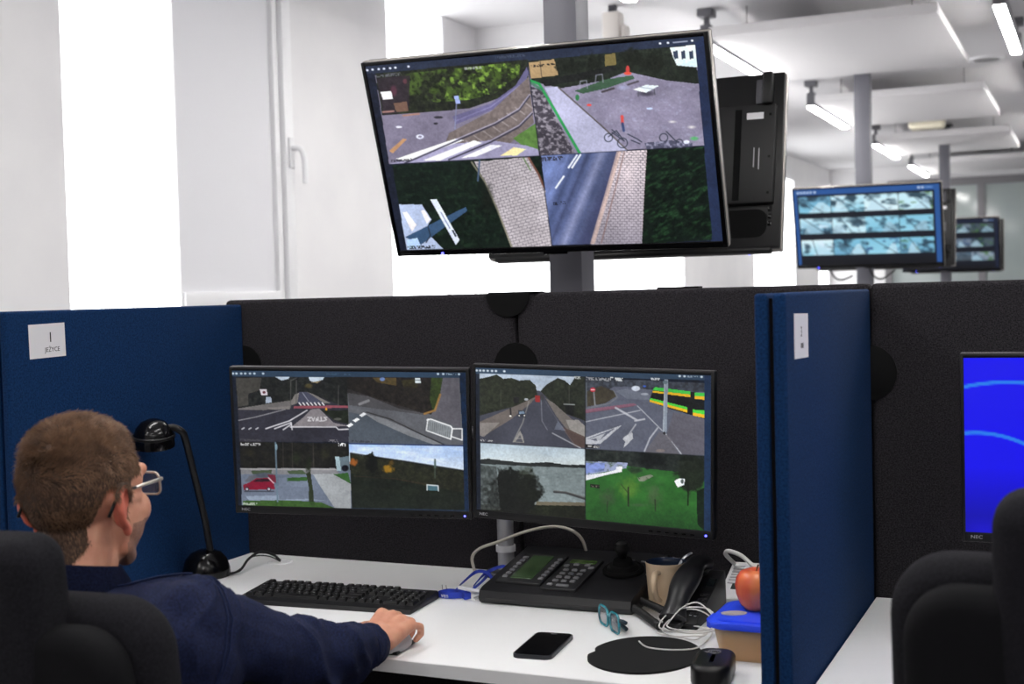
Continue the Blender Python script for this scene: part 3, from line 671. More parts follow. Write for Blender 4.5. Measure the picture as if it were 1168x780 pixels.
# ---- right desk monitor
def pic_right():
    p = Pic([(542.3, 419.3), (810.7, 428.3), (810.3, 605.9), (543.3, 580.9)], 420, 270, (18, 26, 40))
    N = p.noise; n2 = N(3, 3, 2)
    p.poly([(541, 418), (812, 427), (812, 434), (541, 426)], (46, 66, 88)); p.poly([(803, 428), (812, 428), (812, 608), (803, 606)], (26, 46, 76))
    # avenue
    q = p.pm([(546.5, 426), (667, 430), (667.5, 512), (547.5, 505)])
    p.put(q, (66, 68, 80)); p.poly([(546, 425), (667, 429), (667, 445), (616, 446), (600, 443), (547, 436)], (150, 166, 186), tex=N(18, 5, 4), tcol=(198, 208, 220), clip=q)
    p.poly([(546, 432), (556, 430), (566, 427), (574, 432), (583, 431), (592, 434), (604, 433), (611, 440), (613, 452), (600, 460), (547, 474)], (28, 32, 24), tex=n2*1.3-.3, tcol=(54, 60, 44), clip=q)
    p.poly([(616, 446), (624, 438), (636, 431), (644, 434), (650, 439), (656, 430), (667, 430), (667, 480), (640, 470), (622, 452)], (28, 32, 26), tex=n2*1.3-.3, tcol=(52, 58, 44), clip=q)
    p.poly([(547, 481), (590, 462), (612, 452), (605, 460), (583, 478), (552, 497), (547, 497)], (106, 98, 94), clip=q); p.poly([(547, 482), (570, 482), (552, 498), (547, 497)], (142, 136, 132), .9, clip=q)
    p.poly([(622, 454), (632, 460), (652, 478), (667, 486), (667, 500), (648, 492), (634, 474)], (110, 104, 100), clip=q); p.poly([(645, 479), (660, 479), (667, 486), (667, 500), (650, 490)], (150, 146, 142), .9, clip=q); p.poly([(640, 486), (667, 498), (667, 511), (655, 509)], (84, 66, 60), .85, clip=q)
    p.line([(603, 458), (596, 482), (585, 504)], 1.1, (150, 148, 142), .8); p.line([(617, 454), (618, 480), (624, 490)], 1, (126, 128, 138), .8); p.line([(622, 458), (636, 480), (655, 507)], .6, (110, 112, 120), .6); p.line([(630, 494), (645, 502), (662, 511)], 1.3, (170, 172, 178), .85, clip=q); p.poly([(636, 480), (645, 491), (632, 490)], (120, 128, 146), .6)
    p.poly([(585, 504), (593, 491), (596, 497), (598, 505)], (156, 152, 144), .75); p.poly([(588, 503.5), (593, 496), (596, 504)], (70, 72, 84), .9); p.line([(590, 500), (596, 500)], .7, (160, 156, 150))
    p.poly([(591, 468), (598.5, 468), (600, 476), (590.5, 476)], (52, 56, 66)); p.poly([(592.5, 469), (597.5, 469), (598.5, 472), (592, 472)], (120, 142, 166)); p.ell(592, 474, 1, .9, (230, 226, 220)); p.ell(598, 474, 1, .9, (230, 226, 220))
    p.poly([(610, 451), (615.5, 451), (615.5, 458.5), (610, 458)], (146, 44, 44)); p.ell(618, 453, 2.6, 4, (58, 56, 60), .9); p.ell(600, 455.5, 2.6, 1.6, (170, 174, 182)); p.poly([(585, 453), (592, 453), (591, 460), (586, 460)], (30, 28, 34)); p.line([(582, 466), (582.5, 474)], 1.6, (20, 20, 24)); p.ell(582, 474.5, 1.4, 1.2, (230, 228, 220))
    p.poly([(643, 461), (651, 459), (655, 462), (654, 474), (646, 472)], (24, 26, 26)); p.line([(643, 461), (655, 461.5)], 1.2, (150, 156, 156))
    for x, a, b in ((571, 445, 463), (649, 440, 460)): p.line([(x, a), (x, b)], .6, (110, 108, 100), .6)
    p.scribble(654, 430.5, 662, 431, 3, (196, 200, 200), 3); p.scribble(548, 502, 562, 503, 2.2, (190, 190, 190), 4); p.scribble(548, 505, 568, 506, 2, (30, 30, 34), 5)
    # junction with a tram
    q = p.pm([(667, 431), (803, 437), (803, 520), (667.5, 512)])
    p.put(q, (88, 92, 108)); p.put(q*(N(24, 6, 6, rot=-10)-.4), (104, 108, 122), .9)
    p.poly([(667, 430), (804, 435), (804, 447), (760, 447), (715, 441), (700, 441), (690, 447), (667, 450)], (46, 50, 58), tex=n2*1.4-.4, tcol=(86, 94, 108), clip=q)
    p.poly([(668, 447), (685, 440), (700, 446), (703, 452), (690, 460), (668, 464)], (52, 48, 40), tex=n2, tcol=(74, 68, 54), clip=q); p.line([(668, 466), (695, 460), (704, 453), (700, 446)], 1.2, (120, 124, 128), .7)
    p.poly([(702, 446), (715, 443), (746, 452), (740, 456), (715, 455)], (108, 114, 128), .8); p.ell(725, 443, 5.5, 3.4, (200, 208, 222)); p.ell(735, 449.5, 5, 1.6, (170, 176, 188), .8); p.ell(735, 440.5, 2, 1.2, (50, 90, 190))
    p.poly([(667, 467), (722, 460), (727, 462), (667, 471)], (134, 88, 106), .9); p.line([(668, 471), (722, 463)], .6, (110, 70, 84))
    for a, wd in (([(702, 465), (726, 479)], 2.2), ([(724, 480), (735, 478)], 1.8), ([(668, 481), (730, 468)], 1), ([(727, 463), (755, 491)], 1), ([(735, 514.5), (741, 500), (750, 488)], 1.6), ([(759, 495), (770, 508), (777, 518)], 1.8), ([(725, 484), (714, 500)], 1.4)):
        p.line(a, wd, (186, 188, 196), .9, clip=q)
    p.poly([(712, 498), (721, 493), (722, 500), (717, 505), (711, 511), (713, 504), (710, 501)], (196, 198, 204), .95); p.poly([(668, 499), (709, 485), (685, 506), (668, 507)], (186, 188, 196), .95, clip=q); p.poly([(670, 500.5), (702, 488), (684, 502), (680, 503)], (88, 92, 108), .95); p.poly([(668, 502), (690, 494), (682, 505), (680, 500)], (190, 192, 198), .8)
    p.poly([(752, 492), (762, 497), (775, 518), (735, 516)], (104, 100, 106), .7, clip=q); p.ell(753, 514, 6, 2, (140, 126, 120), .7)
    p.poly([(768, 470), (803, 478), (803, 519), (778, 518), (760, 496)], (84, 80, 90), .8, tex=N(20, 3, 8, rot=22), tcol=(100, 98, 106), clip=q)
    p.poly([(741, 455), (745, 443.5), (755, 442), (804, 449), (804, 478), (760, 465), (742, 458)], (22, 24, 26), clip=q)
    p.poly([(744, 445), (747, 441.5), (787, 446.5), (787, 450), (760, 447)], (66, 196, 74)); p.poly([(744, 446), (760, 447), (787, 450), (787, 453), (744, 447.6)], (232, 178, 28)); p.poly([(742, 454), (784, 464.5), (784, 468), (741, 456)], (78, 206, 60)); p.poly([(741, 456), (784, 467.5), (783.5, 470.5), (741, 458.4)], (232, 178, 28))
    p.poly([(792, 448), (804, 448.5), (804, 452.5), (792, 452)], (66, 196, 74), clip=q); p.poly([(792, 452), (804, 452.5), (804, 456), (792, 455)], (226, 172, 34), clip=q); p.poly([(790, 467), (804, 468.5), (804, 473.5), (790, 471)], (74, 200, 60), clip=q); p.poly([(790, 470.5), (804, 473), (804, 477), (790, 474)], (226, 172, 34), clip=q)
    p.poly([(757.5, 433), (762, 433), (760, 495.5), (755.5, 495)], (136, 146, 160)); p.line([(758, 434), (756.5, 495)], .9, (176, 184, 194), .8); p.ell(758.5, 436, 3.4, 2.4, (96, 112, 122), .9); p.ell(757.5, 494, 2, 2, (48, 46, 50))
    p.line([(668.5, 437), (669, 464)], 1.2, (96, 104, 112)); p.line([(677, 446), (678.5, 462)], 1.6, (126, 130, 136)); p.ell(676, 444.5, 3.4, 2.8, (186, 36, 56), 1, .2); p.line([(674.3, 444.5), (677.8, 444.5)], 1, (240, 236, 236))
    p.scribble(668, 431.5, 695, 433, 3.4, (190, 190, 192), 11, .7); p.scribble(696, 432, 711, 433, 3.8, (220, 224, 226), 12, .9); p.scribble(742, 432, 752, 432.5, 2.4, (226, 228, 230), 13); p.poly([(668, 506.5), (684, 508), (684, 511.5), (668, 510.5)], (30, 28, 30)); p.scribble(669, 508.7, 683, 509.8, 2.2, (206, 206, 206), 14)
    # lake
    q = p.pm([(547.5, 505), (667.5, 512), (667.5, 593), (548, 582)])
    g = np.clip((p.Y-505)/26, 0, 1)[..., None]
    p.put(q, np.array((172, 190, 204))*(1-g)+np.array((206, 216, 218))*g); p.put(q*np.clip(N(26, 5, 15)-.5, 0, 1), (160, 182, 204), .9)
    p.poly([(547, 524), (556, 523), (580, 526), (602, 528), (625, 527), (645, 530), (668, 530), (668, 534), (610, 532), (547, 530)], (38, 42, 42), clip=q)
    p.poly([(547, 529), (610, 532), (668, 534), (668, 574), (600, 573), (547, 575)], (104, 116, 118), tex=N(5, 2, 16), tcol=(134, 146, 148), clip=q)
    p.poly([(612, 572), (668, 573), (668, 578), (610, 577)], (98, 92, 76), clip=q); p.poly([(547, 575), (668, 577), (668, 595), (547, 584)], (20, 24, 16), tex=n2, tcol=(30, 34, 22), clip=q)
    p.line([(632, 561), (645, 562), (667, 569)], 2.4, (52, 52, 54), clip=q); p.line([(632, 560), (645, 561), (667, 567)], .7, (90, 88, 86), clip=q)
    p.ell(585, 562, 34, 30, (17, 20, 17), 1, .25, N(6, 6, 18), clip=q); p.ell(600, 540, 10, 9, (36, 42, 28), .6, .7, n2, clip=q); p.poly([(547, 530), (566, 532), (570, 582), (547, 581)], (30, 34, 32), .75, tex=n2*1.5-.4, tcol=(96, 104, 104), clip=q); p.ell(600, 560, 16, 18, (20, 24, 18), .9, .4, N(5, 5, 19), clip=q)
    p.scribble(548, 579, 572, 581, 2.4, (70, 72, 70), 20, .7)
    # park
    q = p.pm([(667.5, 512), (803, 520), (803, 608), (667.5, 595)])
    p.put(q, (40, 92, 38)); p.put(q*np.clip(N(14, 7, 21)-.35, 0, 1)*1.4, (58, 122, 50), .8); p.put(q*np.clip((p.Y-575)/34, 0, 1), (18, 42, 22), .6)
    p.poly([(667, 511), (804, 519), (804, 536), (770, 538), (726, 533), (690, 527), (667, 527)], (26, 32, 30), tex=n2*1.2-.3, tcol=(56, 62, 58), clip=q)
    p.poly([(668, 526), (695, 527), (716, 528), (714, 534), (690, 538), (668, 542)], (150, 158, 196), .95, tex=np.clip((n2-.5)*3, 0, 1), tcol=(90, 104, 96), clip=q); p.poly([(668, 528), (690, 528), (689, 537), (668, 540)], (128, 148, 222), .8, tex=np.clip((N(5, 4, 24)-.5)*3, 0, 1), tcol=(70, 88, 120))
    p.poly([(668, 542), (690, 539), (702, 536), (703, 532), (710, 532), (709, 538), (690, 542), (668, 548)], (222, 224, 232), clip=q)
    p.ell(740, 525, 22, 11, (18, 22, 22), .95, .4, N(6, 6, 25), clip=q); p.ell(724, 536, 9, 5, (34, 52, 34), .9, .5, n2, clip=q); p.ell(790, 540, 20, 26, (26, 32, 24), .96, .35, N(6, 6, 26), clip=q); p.poly([(795, 560), (804, 556), (804, 606), (795, 598)], (14, 22, 16), .9, clip=q)
    p.poly([(769, 549), (773, 546), (781, 546), (780, 553), (773, 556)], (226, 232, 242)); p.ell(778, 549, 2, 3, (40, 50, 44), .8); p.line([(785, 550), (784.5, 576)], 1.4, (22, 22, 18))
    p.ell(693, 567, 11, 13, (74, 74, 66), .55, .8, N(3, 3, 27)); p.line([(693, 572), (692, 584)], 1.2, (40, 40, 34), .8); p.ell(716, 556, 15, 17, (96, 128, 44), .6, .8, N(4, 4, 28)); p.line([(716.5, 556), (716.5, 577)], 1.6, (30, 30, 24)); p.line([(716, 562), (708, 552)], .8, (44, 48, 30)); p.ell(746, 565, 11, 18, (78, 90, 66), .6, .8, N(3, 3, 29)); p.line([(747, 570), (747.5, 583)], 1.2, (34, 40, 28))
    p.poly([(727, 545), (742, 541), (745, 543), (734, 549), (729, 549)], (140, 134, 128), .8, tex=np.clip((n2-.5)*4, 0, 1), tcol=(60, 70, 50)); p.ell(728, 576, 14, 2.4, (86, 96, 78), .5, .8); p.poly([(673, 552), (684, 553), (684, 557), (673, 556)], (20, 20, 20), .9); p.scribble(674, 554, 683, 555, 2, (130, 110, 106), 30)
    p.line([(667.3, 431), (667.5, 596)], 1, (16, 20, 26), .8); p.line([(547.5, 505), (667, 512)], .8, (30, 34, 40), .5); p.line([(667, 512), (803, 520)], 1, (26, 30, 34), .7)
    icons(p, [(543.5, 422.5), (547.5, 422.6), (551.5, 422.7), (556, 422.9), (561, 423), (565.5, 423.1), (575, 423.4)], (214, 222, 230)); icons(p, [(775, 429), (780.5, 429.2), (800, 429.8)], (220, 228, 236)); p.scribble(784, 429.3, 796, 429.6, 1.6, (160, 176, 190), 33)
    return p

# ---- far screens: a wall of small camera tiles
def pic_tiles(corners, nu, nv, tiles, head, rows, cols, bright, seed, gap=.28, x0=.03, x1=.955, ytop=.075):
    p = Pic([(0, 0), (160, 0), (160, 90), (0, 90)], nu, nv, (12, 16, 28))
    rng = random.Random(seed)
    p.poly([(0, 0), (160, 0), (160, 90), (0, 90)], (14, 18, 30))
    p.poly([(0, 0), (160, 0), (160, 6.5), (0, 6.5)], head); p.poly([(154, 0), (160, 0), (160, 90), (154, 90)], head); p.poly([(0, 0), (3.5, 0), (3.5, 90), (0, 90)], head)
    p.poly([(3.5, 83), (154, 83), (154, 90), (3.5, 90)], (10, 12, 20))
    cw = (x1-x0)*160/cols; rh = 77/rows
    for r in range(rows):
        for c in range(cols):
            a, b = x0*160+c*cw, x0*160+(c+1)*cw-.6; t, d = ytop*90+2+r*rh, ytop*90+2+r*rh+rh*(1-gap)
            q = p.pm([(a, t), (b, t), (b, d), (a, d)])
            col = rng.choice(bright); col2 = rng.choice(bright)
            g = np.clip((p.Y-t)/(d-t), 0, 1)[..., None]
            p.put(q, np.array(col)*(1-g)+np.array(col2)*g)
            p.put(q*np.clip((p.noise(11, 6, seed=seed+r*9+c, oct=3)-.54)*5, 0, 1), (24, 46, 62), .85)
            p.put(q*np.clip((p.noise(7, 4, seed=seed+50+r*9+c, oct=2)-.58)*5, 0, 1), rng.choice([(70, 110, 60), (220, 240, 255), (60, 90, 110), (40, 70, 120)]), .8)
            cx = rng.uniform(a+6, b-6)
            p.poly([(cx-2, t+(d-t)*.35), (cx+2, t+(d-t)*.35), (cx+rng.uniform(4, 18), d), (cx-rng.uniform(4, 18), d)], rng.choice([(190, 222, 238), (160, 196, 214), (206, 236, 248)]), .7, clip=q)
            p.line([(a+rng.uniform(0, 14), t), (b-rng.uniform(0, 20), d)], .9, (30, 50, 66), .7, clip=q)
    icons(p, [(5+k*3.6, 3.4) for k in range(5)]+[(24, 3.4)], (220, 235, 255)); icons(p, [(142, 3.2), (138, 3.2)], (220, 235, 255)); p.line([(145, 3.2), (152, 3.2)], .8, (160, 200, 255))
    return p

def pic_blue():
    p = Pic([(0, 0), (540, 0), (540, 304), (0, 304)], 200, 113, (14, 6, 240))
    g = np.clip((p.Y-190)/110, 0, 1)[..., None]
    p.c = np.array((16, 10, 246))*(1-g)+np.array((8, 4, 168))*g
    p.ell(30, 300, 60, 26, (30, 20, 235), .6, .9)
    for cx, cy, r in ((75, 380, 338), (20, 330, 200)):
        d = np.abs(np.hypot(p.X-cx, p.Y-cy)-r); p.put(np.clip(2.4-d*.6, 0, 1), (40, 140, 240), .9)
    return p

# ---------------------------------------------------------------- monitors and large screens
def euler(yaw, tilt, roll):
    Rz = Matrix.Rotation(math.radians(yaw), 3, 'Z'); Rx = Matrix.Rotation(math.radians(tilt), 3, 'X'); Ry = Matrix.Rotation(math.radians(roll), 3, 'Y')
    return (Rz @ Rx @ Ry).to_euler()

def frame_bm(W, H, l, r, t, b, y0, y1, bev=.002):
    bm = bmesh.new()
    abox(bm, -W/2, -W/2+l, y0, y1, -H/2, H/2, bev); abox(bm, W/2-r, W/2, y0, y1, -H/2, H/2, bev)
    abox(bm, -W/2+l*.6, W/2-r*.6, y0+.0004, y1, H/2-t, H/2-.0003, bev); abox(bm, -W/2+l*.6, W/2-r*.6, y0+.0004, y1, -H/2+.0003, -H/2+b, bev)
    return bm

def desk_monitor(loc, rot, pic, label, arm=True, W=.556, H=.338):
    t = thing('computer_monitor', label, 'monitor', loc, euler(*rot), 'computer monitors on the desks')
    bobj('bezel', frame_bm(W, H, .007, .008, .008, .018, -.001, .018), BLACK, t, smooth=True, sharp=30)
    box('top_edge', -W/2+.002, W/2-.002, 0, .018, H/2-.001, H/2+.0015, mat('top_edge_grey', (70, 68, 70), .35), t)
    bm = bmesh.new(); abox(bm, -W/2+.004, W/2-.004, .012, .032, -H/2+.004, H/2-.004, .006); abox(bm, -W/2+.09, W/2-.09, .03, .058, -H/2+.06, H/2-.06, .012)
    bobj('housing', bm, BLACK, t, smooth=True, sharp=30)
    screen_mesh('screen', pic, -W/2+.007, W/2-.008, -H/2+.018, H/2-.008, .001, t, .92)
    text('brand_mark', 'NEC', .0085, LOGO, t, (-W/2+.026, -.0012, -H/2+.0095), (math.pi/2, 0, 0), .0003, sx=1.25)
    lathe('power_light', [(0, 0), (.0022, 0), (.0022, .0012), (0, .0016)], LEDB, t, 12, (W/2-.017, -.0008, -H/2+.008), (math.pi/2, 0, 0))
    for k in range(6): box('button', W/2-.14+k*.018, W/2-.132+k*.018, -.0022, 0, -H/2+.006, -H/2+.0085, BLACKG, t)
    if arm:
        box('mount_plate', -.05, .05, .058, .066, -.05, .05, STEELD, t, .003)
    return t

ML = desk_monitor((-1.534, 2.486, 1.086), (13.77, 5.0, 1.3), pic_left(), 'left desk monitor with four camera views, fire lane crossing at its upper left')
MR = desk_monitor((-.978, 2.526, 1.083), (-4.31, .04, 1.39), pic_right(), 'right desk monitor with four camera views, green and yellow tram at its upper right')
MB = desk_monitor((.043, 2.5, 1.106), (0, 0, 0), pic_blue(), 'desk monitor with a plain bright blue picture behind the right chair', H=.346)

def tv(loc, rot, label, pic=None, face=1, group='large screens hung on posts', back=False, b=.018, gain=1.):
    W, H = .93, .54
    t = thing('hanging_screen', label, 'screen', loc, euler(*rot), group)
    s = face    # +1 shows its picture towards -Y, -1 towards +Y
    R = t
    piv = t
    if face < 0: t.rotation_euler = (t.rotation_euler.to_matrix() @ Matrix.Rotation(math.pi, 3, 'Z')).to_euler()
    bobj('bezel', frame_bm(W, H, .012, .012, .010, b, -.002, .012), BLACKG, R, smooth=True, sharp=30)
    bobj('side_frame', frame_bm(W+.001, H+.001, .008, .008, .008, .008, .012, .03, .001), mat('champagne_trim', (178, 172, 166), .35, metal=.5), R, smooth=True, sharp=30)
    bm = bmesh.new(); abox(bm, -W/2+.001, W/2-.001, .026, .05, -H/2+.001, H/2-.001, .005)
    bobj('housing', bm, BLACK, R, smooth=True, sharp=30)
    if pic is not None: screen_mesh('screen', pic, -W/2+.012, W/2-.012, -H/2+b, H/2-.010, .0, R, gain)
    else: box('screen', -W/2+.012, W/2-.012, .0, .004, -H/2+b, H/2-.01, BLACKG, R)
    bm = bmesh.new(); abox(bm, -.13, .13, .05, .066, -.12, .12, .004)
    abox(bm, -.11, -.08, .066, .085, -.2, .2, .003); abox(bm, .08, .11, .066, .085, -.2, .2, .003)
    bobj('mount_rails', bm, STEELD, R, smooth=True, sharp=30)
    lathe('power_light', [(0, 0), (.004, 0), (.004, .002), (0, .003)], LEDB, R, 12, (-W/2+.14, -.002, -H/2+.006) if not back else (-W/2+.10, .0, -H/2-.002), (math.pi/2, 0, 0))
    if not back: box('sensor', -.035, .035, .004, .016, -H/2-.008, -H/2+.002, BLACKG, R, .003)
    else:
        # moulded rear: raised centre, recess, grips, sockets, stickers
        BK = mat('rear_plastic', (14, 14, 16), .5, bump=.2, bscale=900)
        for sx in (-1, 1):
            bm = bmesh.new(); abox(bm, min(sx*.25, sx*.445), max(sx*.25, sx*.445), .045, .072, -.14, .165, .006)
            pod = bobj('rear_pod', bm, BK, R, smooth=True, sharp=30)
            for q, z in enumerate((-.11, .0, .13)):
                for xx in (.27, .43): lathe('screw', [(0, 0), (.004, 0), (.004, .0015), (0, .0015)], SILVER if q == 3 else BLACKM, pod, 10, (sx*xx, .072, z), (-math.pi/2, 0, 0))
            box('socket_recess', min(sx*.325, sx*.345), max(sx*.325, sx*.345), .066, .0735, -.13, .15, BLACKM, R)
            prism('lower_recess', rrect(.19, .085, .03, 5, sx*.33, -.195), .048, .0515, BLACKM, R, M=Matrix(((1, 0, 0, 0), (0, 0, 1, 0), (0, 1, 0, 0), (0, 0, 0, 1))))
            box('carry_grip', min(sx*.405, sx*.435), max(sx*.405, sx*.435), .05, .085, .16, .262, BLACK, R, .008)
            box('grip_bracket', min(sx*.385, sx*.405), max(sx*.385, sx*.405), .05, .075, .165, .24, STEELD, R, .003)
        box('sticker', -.41, -.36, .0722, .0732, .118, .138, PAPER, R)
        for k, (x, z, h) in enumerate(((-.385, .0, .06), (-.40, -.005, .065))): box('warning_print', x-.0015, x+.0015, .0722, .0728, z-h/2, z+h/2, LOGO, R)
        for k in range(4): box('control_button', -.44, -.428, .05, .056, -.205+k*.022, -.19+k*.022, BLACKG, R, .002)
        box('vent_panel', .02-.26, .2-.26, .066, .0695, -.10, .13, mat('rear_plastic'), R, .002)
        for k in range(7): box('vent_slot', -.235, -.065, .0693, .0702, -.085+k*.012, -.081+k*.012, BLACKM, R)
        box('stand_rail', -.44, .44, .02, .05, -H/2-.012, -H/2+.004, BLACK, R, .005)
    return t
tv((-1.308, 3.089, 1.769), (1.88, 20.81, .67), 'large hanging screen with four street camera views, above the desk', pic_tv1())
tv((-1.307, 3.848, 1.774), (.56, -13.85, 0), 'large screen seen from its black back, right behind the front hanging screen', None, face=-1, back=True)
br = [(150, 210, 232), (200, 236, 248), (130, 196, 222), (224, 246, 252), (110, 168, 200)]
tv((-1.352, 8.522, 1.778), (-.76, 17, .55), 'far bright screen with twelve bluish camera tiles', pic_tiles(None, 210, 120, 12, (38, 84, 150), 3, 4, br, 5), b=.025)
tv((-1.352, 9.32, 1.778), (.5, -14, 0), 'screen turned away just behind the far bright screen', None, face=-1, back=True)
dk = [(110, 124, 140), (70, 84, 96), (150, 166, 184), (60, 70, 78)]
tv((-1.345, 13.5, 1.775), (.5, 18, .3), 'farthest dim screen with dark camera tiles, right of the far bright screen', pic_tiles(None, 150, 90, 12, (22, 30, 52), 3, 4, dk, 9, gap=.4), b=.025)
tv((-1.35, 14.2, 1.775), (.5, -14, 0), 'screen turned away behind the farthest dim screen', None, face=-1, back=True)
for k, (x, y) in enumerate(POSTS):
    lab = ['double screen mount with two arms on the nearest steel post', 'double screen mount on the middle steel post', 'double screen mount on the farthest steel post'][k]
    t = thing('screen_mount', lab, 'mount', (x, y, 1.77), group='screen mounts on posts')
    box('clamp', -.065, .065, -.065, .065, -.09, .09, STEELD, t, .004)
    f = .085
    box('arm', .02, .09, -(y-(3.089, 8.522, 13.5)[k])+.06, -.06, -.03, .03, STEELD, t, .004)
    box('arm', .02, .09, .06, (3.848, 9.32, 14.2)[k]-y-.06, -.03, .03, STEELD, t, .004)
# loose cables under the far bright screen
for k, (xa, xb) in enumerate(((-.2, -.05), (.05, .22))):
    c = tag(tube('screen_cable', [(POSTS[1][0]+xa, 8.66, 1.56), (POSTS[1][0]+(xa*.8+xb*.2), 8.7, 1.47), (POSTS[1][0]+(xa+xb)/2, 8.74, 1.445), (POSTS[1][0]+xb, 8.72, 1.50 if k else 1.47)], .006, BCABLE), ['black cable loop hanging left of the far post', 'black cable loop hanging right of the far post'][k], 'cable')
# ---------------------------------------------------------------- partitions
YB, ZP, DZ = 2.835, 1.412, .74
def upright_disc(name, cx, cz, r, y, m, parent, half=None, th=.004):
    pts = []
    a0, a1 = {None: (0, 360), 'low': (180, 360), 'up': (0, 180)}[half]
    n = 36
    for k in range(n+(0 if half is None else 1)):
        a = math.radians(a0+(a1-a0)*k/n); pts.append((cx+r*math.cos(a), cz+r*math.sin(a)))
    return prism(name, pts, 0, th, m, parent, bev=.0008, loc=(0, y, 0), M=UP)

def charcoal(x0, x1, label):
    t = thing('partition_panel', label, 'partition', ((x0+x1)/2, YB+.03, 0), group='charcoal felt partition panels')
    h = (x1-x0)/2
    box('felt_pad', -h, h, -.03, .03, .012, ZP, CHAR, t, .012, 3)
    box('foot', -h+.05, h-.05, -.025, .025, 0, .02, BLACKM, t)
    return t
SL = -1.276
pA = charcoal(-2.125, SL-.0035, 'charcoal felt partition behind the left desk monitor')
pB = charcoal(SL+.0035, -.4465, 'charcoal felt partition behind the right desk monitor')
pC = charcoal(-.446, 1.25, 'charcoal felt partition behind the blue-picture monitor')
def onp(p, x): return x-p.location.x
upright_disc('joint_cover', onp(pA, -1.293), ZP-.0005, .057, -.03, BLACKM, pA, 'low')
upright_disc('joint_cover', onp(pA, SL), 1.236, .057, -.03, BLACKM, pA)
upright_disc('joint_cover', onp(pA, -2.067), 1.235, .057, -.03, BLACKM, pA)
upright_disc('joint_cover', onp(pC, -.452), 1.222, .06, -.03, BLACKM, pC)
box('joint_cap', onp(pA, -1.345), onp(pA, -1.215), -.033, .01, ZP-.0005, ZP+.0022, BLACKM, pA)
box('joint_cap', onp(pB, -.93), onp(pB, -.83), -.0, .03, ZP-.0005, ZP+.004, BLACKM, pB)

def blue_panel(xface, label, back=YB-.0005):
    t = thing('blue_partition', label, 'partition', (xface-.0255, 2.02, 0), group='blue felt side partitions')
    L = back-2.02
    for s in (-1, 1):
        a, b = (-.0255, -.0035) if s < 0 else (.0035, .0255)
        box('felt_pad', a, b, 0, L, .012, 1.40, BLUE, t, .006, 3)
    box('core', -.0035, .0035, .012, L-.01, .012, 1.392, BLACKM, t)
    box('foot', -.02, .02, .05, L-.05, 0, .02, BLACKM, t)
    return t
blue_panel(-2.067, 'blue felt side partition behind the seated person')
blue_panel(-.446, 'blue felt side partition between the two desks')

def sign(xface, c, rows, label, roll):
    t = thing('paper_sign', label, 'sign', (xface+.0008, c[0], c[1]), (roll, 0, 0), 'paper signs on the blue partitions')
    box('sheet', -.0004, .0006, -.0525, .0525, -.0365, .0365, PAPER, t)
    for s, size, y, z in rows:
        text('lettering', s, size, INK, t, (.0008, y, z), (math.pi/2, 0, math.pi/2), .0001)
    return t
sign(-2.067, (2.132, 1.335), (('1', .031, .009, .006), ('JEŻYCE', .0138, .013, -.020)), 'white paper sign reading 1 JEŻYCE on the left blue partition', math.radians(1.2))
sign(-.446, (2.127, 1.329), (('3', .024, -.002, .006), ('IIIIIII', .0125, .003, -.0165)), 'white paper sign with a number on the blue partition between the desks', math.radians(-1.2))

# ---------------------------------------------------------------- desks
def desk(x0, x1, label):
    t = thing('desk', label, 'desk', ((x0+x1)/2, 2.45, 0), group='white office desks')
    h = (x1-x0)/2
    bm = abox(bmesh.new(), -h, h, -.38, .38, DZ-.026, DZ, .0015)
    bobj('desk_top', bm, DESKW, t, smooth=True, sharp=30)
    box('front_edge', -h, h, -.382, -.3795, DZ-.025, DZ-.0012, EDGE, t)
    for sx in (-1, 1):
        for sy in (-1, 1): box('leg', sx*(h-.06)-.025, sx*(h-.06)+.025, sy*.31-.025, sy*.31+.025, 0, DZ-.066, STEELD, t, .003)
        box('side_rail', sx*(h-.06)-.02, sx*(h-.06)+.02, -.31, .31, DZ-.066, DZ-.026, STEELD, t)
    box('back_rail', -h+.08, h-.08, .29, .33, DZ-.066, DZ-.026, STEELD, t)
    return t
d1 = desk(-2.062, -.50, 'white desk with keyboard and phones in front of the two camera monitors')
d2 = desk(-.442, 1.24, 'white desk with the blue-picture monitor at the right')
lathe('cable_grommet', [(0, .0005), (.022, .0005), (.024, .002), (.032, .002), (.034, 0)], mat('grommet_white', (222, 222, 224), .5), d1, 28, (-1.915-d1.location.x, 2.752-2.45, DZ))

# ---------------------------------------------------------------- monitor pole and arms
t = thing('monitor_stand', 'silver monitor pole with two arms standing behind the console', 'stand', (-1.296, 2.79, DZ))
lathe('base', [(0, 0), (.052, 0), (.052, .006), (.046, .012), (.025, .014), (.0, .014)], STEELD, t)
lathe('pole', [(0, .012), (.0195, .012), (.0195, .43), (.017, .435), (0, .435)], ALU, t)
lathe('cable_clip', [(.0197, .057), (.0235, .057), (.0235, .072), (.0197, .072)], mat('clip_white', (225, 225, 228), .5), t)
lathe('collar', [(.0197, .33), (.028, .33), (.028, .38), (.0197, .38)], STEELD, t)
for tgt, zz in (((-1.534, 2.486, 1.086), .345), ((-.978, 2.526, 1.083), .345)):
    e = Vector(tgt)-Vector((-1.296, 2.79, DZ)); e.z = zz
    yw = math.radians(13.77) if tgt[0] < -1.3 else math.radians(-4.31)
    n = Vector((-math.sin(yw)*-1*-1, math.cos(yw), 0)); n = Vector((-math.sin(yw), math.cos(yw), 0))
    end = e+n*.067
    mid = (end)*.5+Vector((0, .02, 0))
    bm = atube(bmesh.new(), [(0, 0, zz), (mid.x, mid.y, zz), (end.x, end.y, zz)], .014, 10)
    bobj('arm', bm, STEELD, t, smooth=True, sharp=40)
t = thing('monitor_stand', 'stand of the blue-picture monitor on the right desk', 'stand', (.043, 2.62, DZ))
prism('base', rrect(.24, .18, .03), 0, .012, BLACK, t, bev=.003)
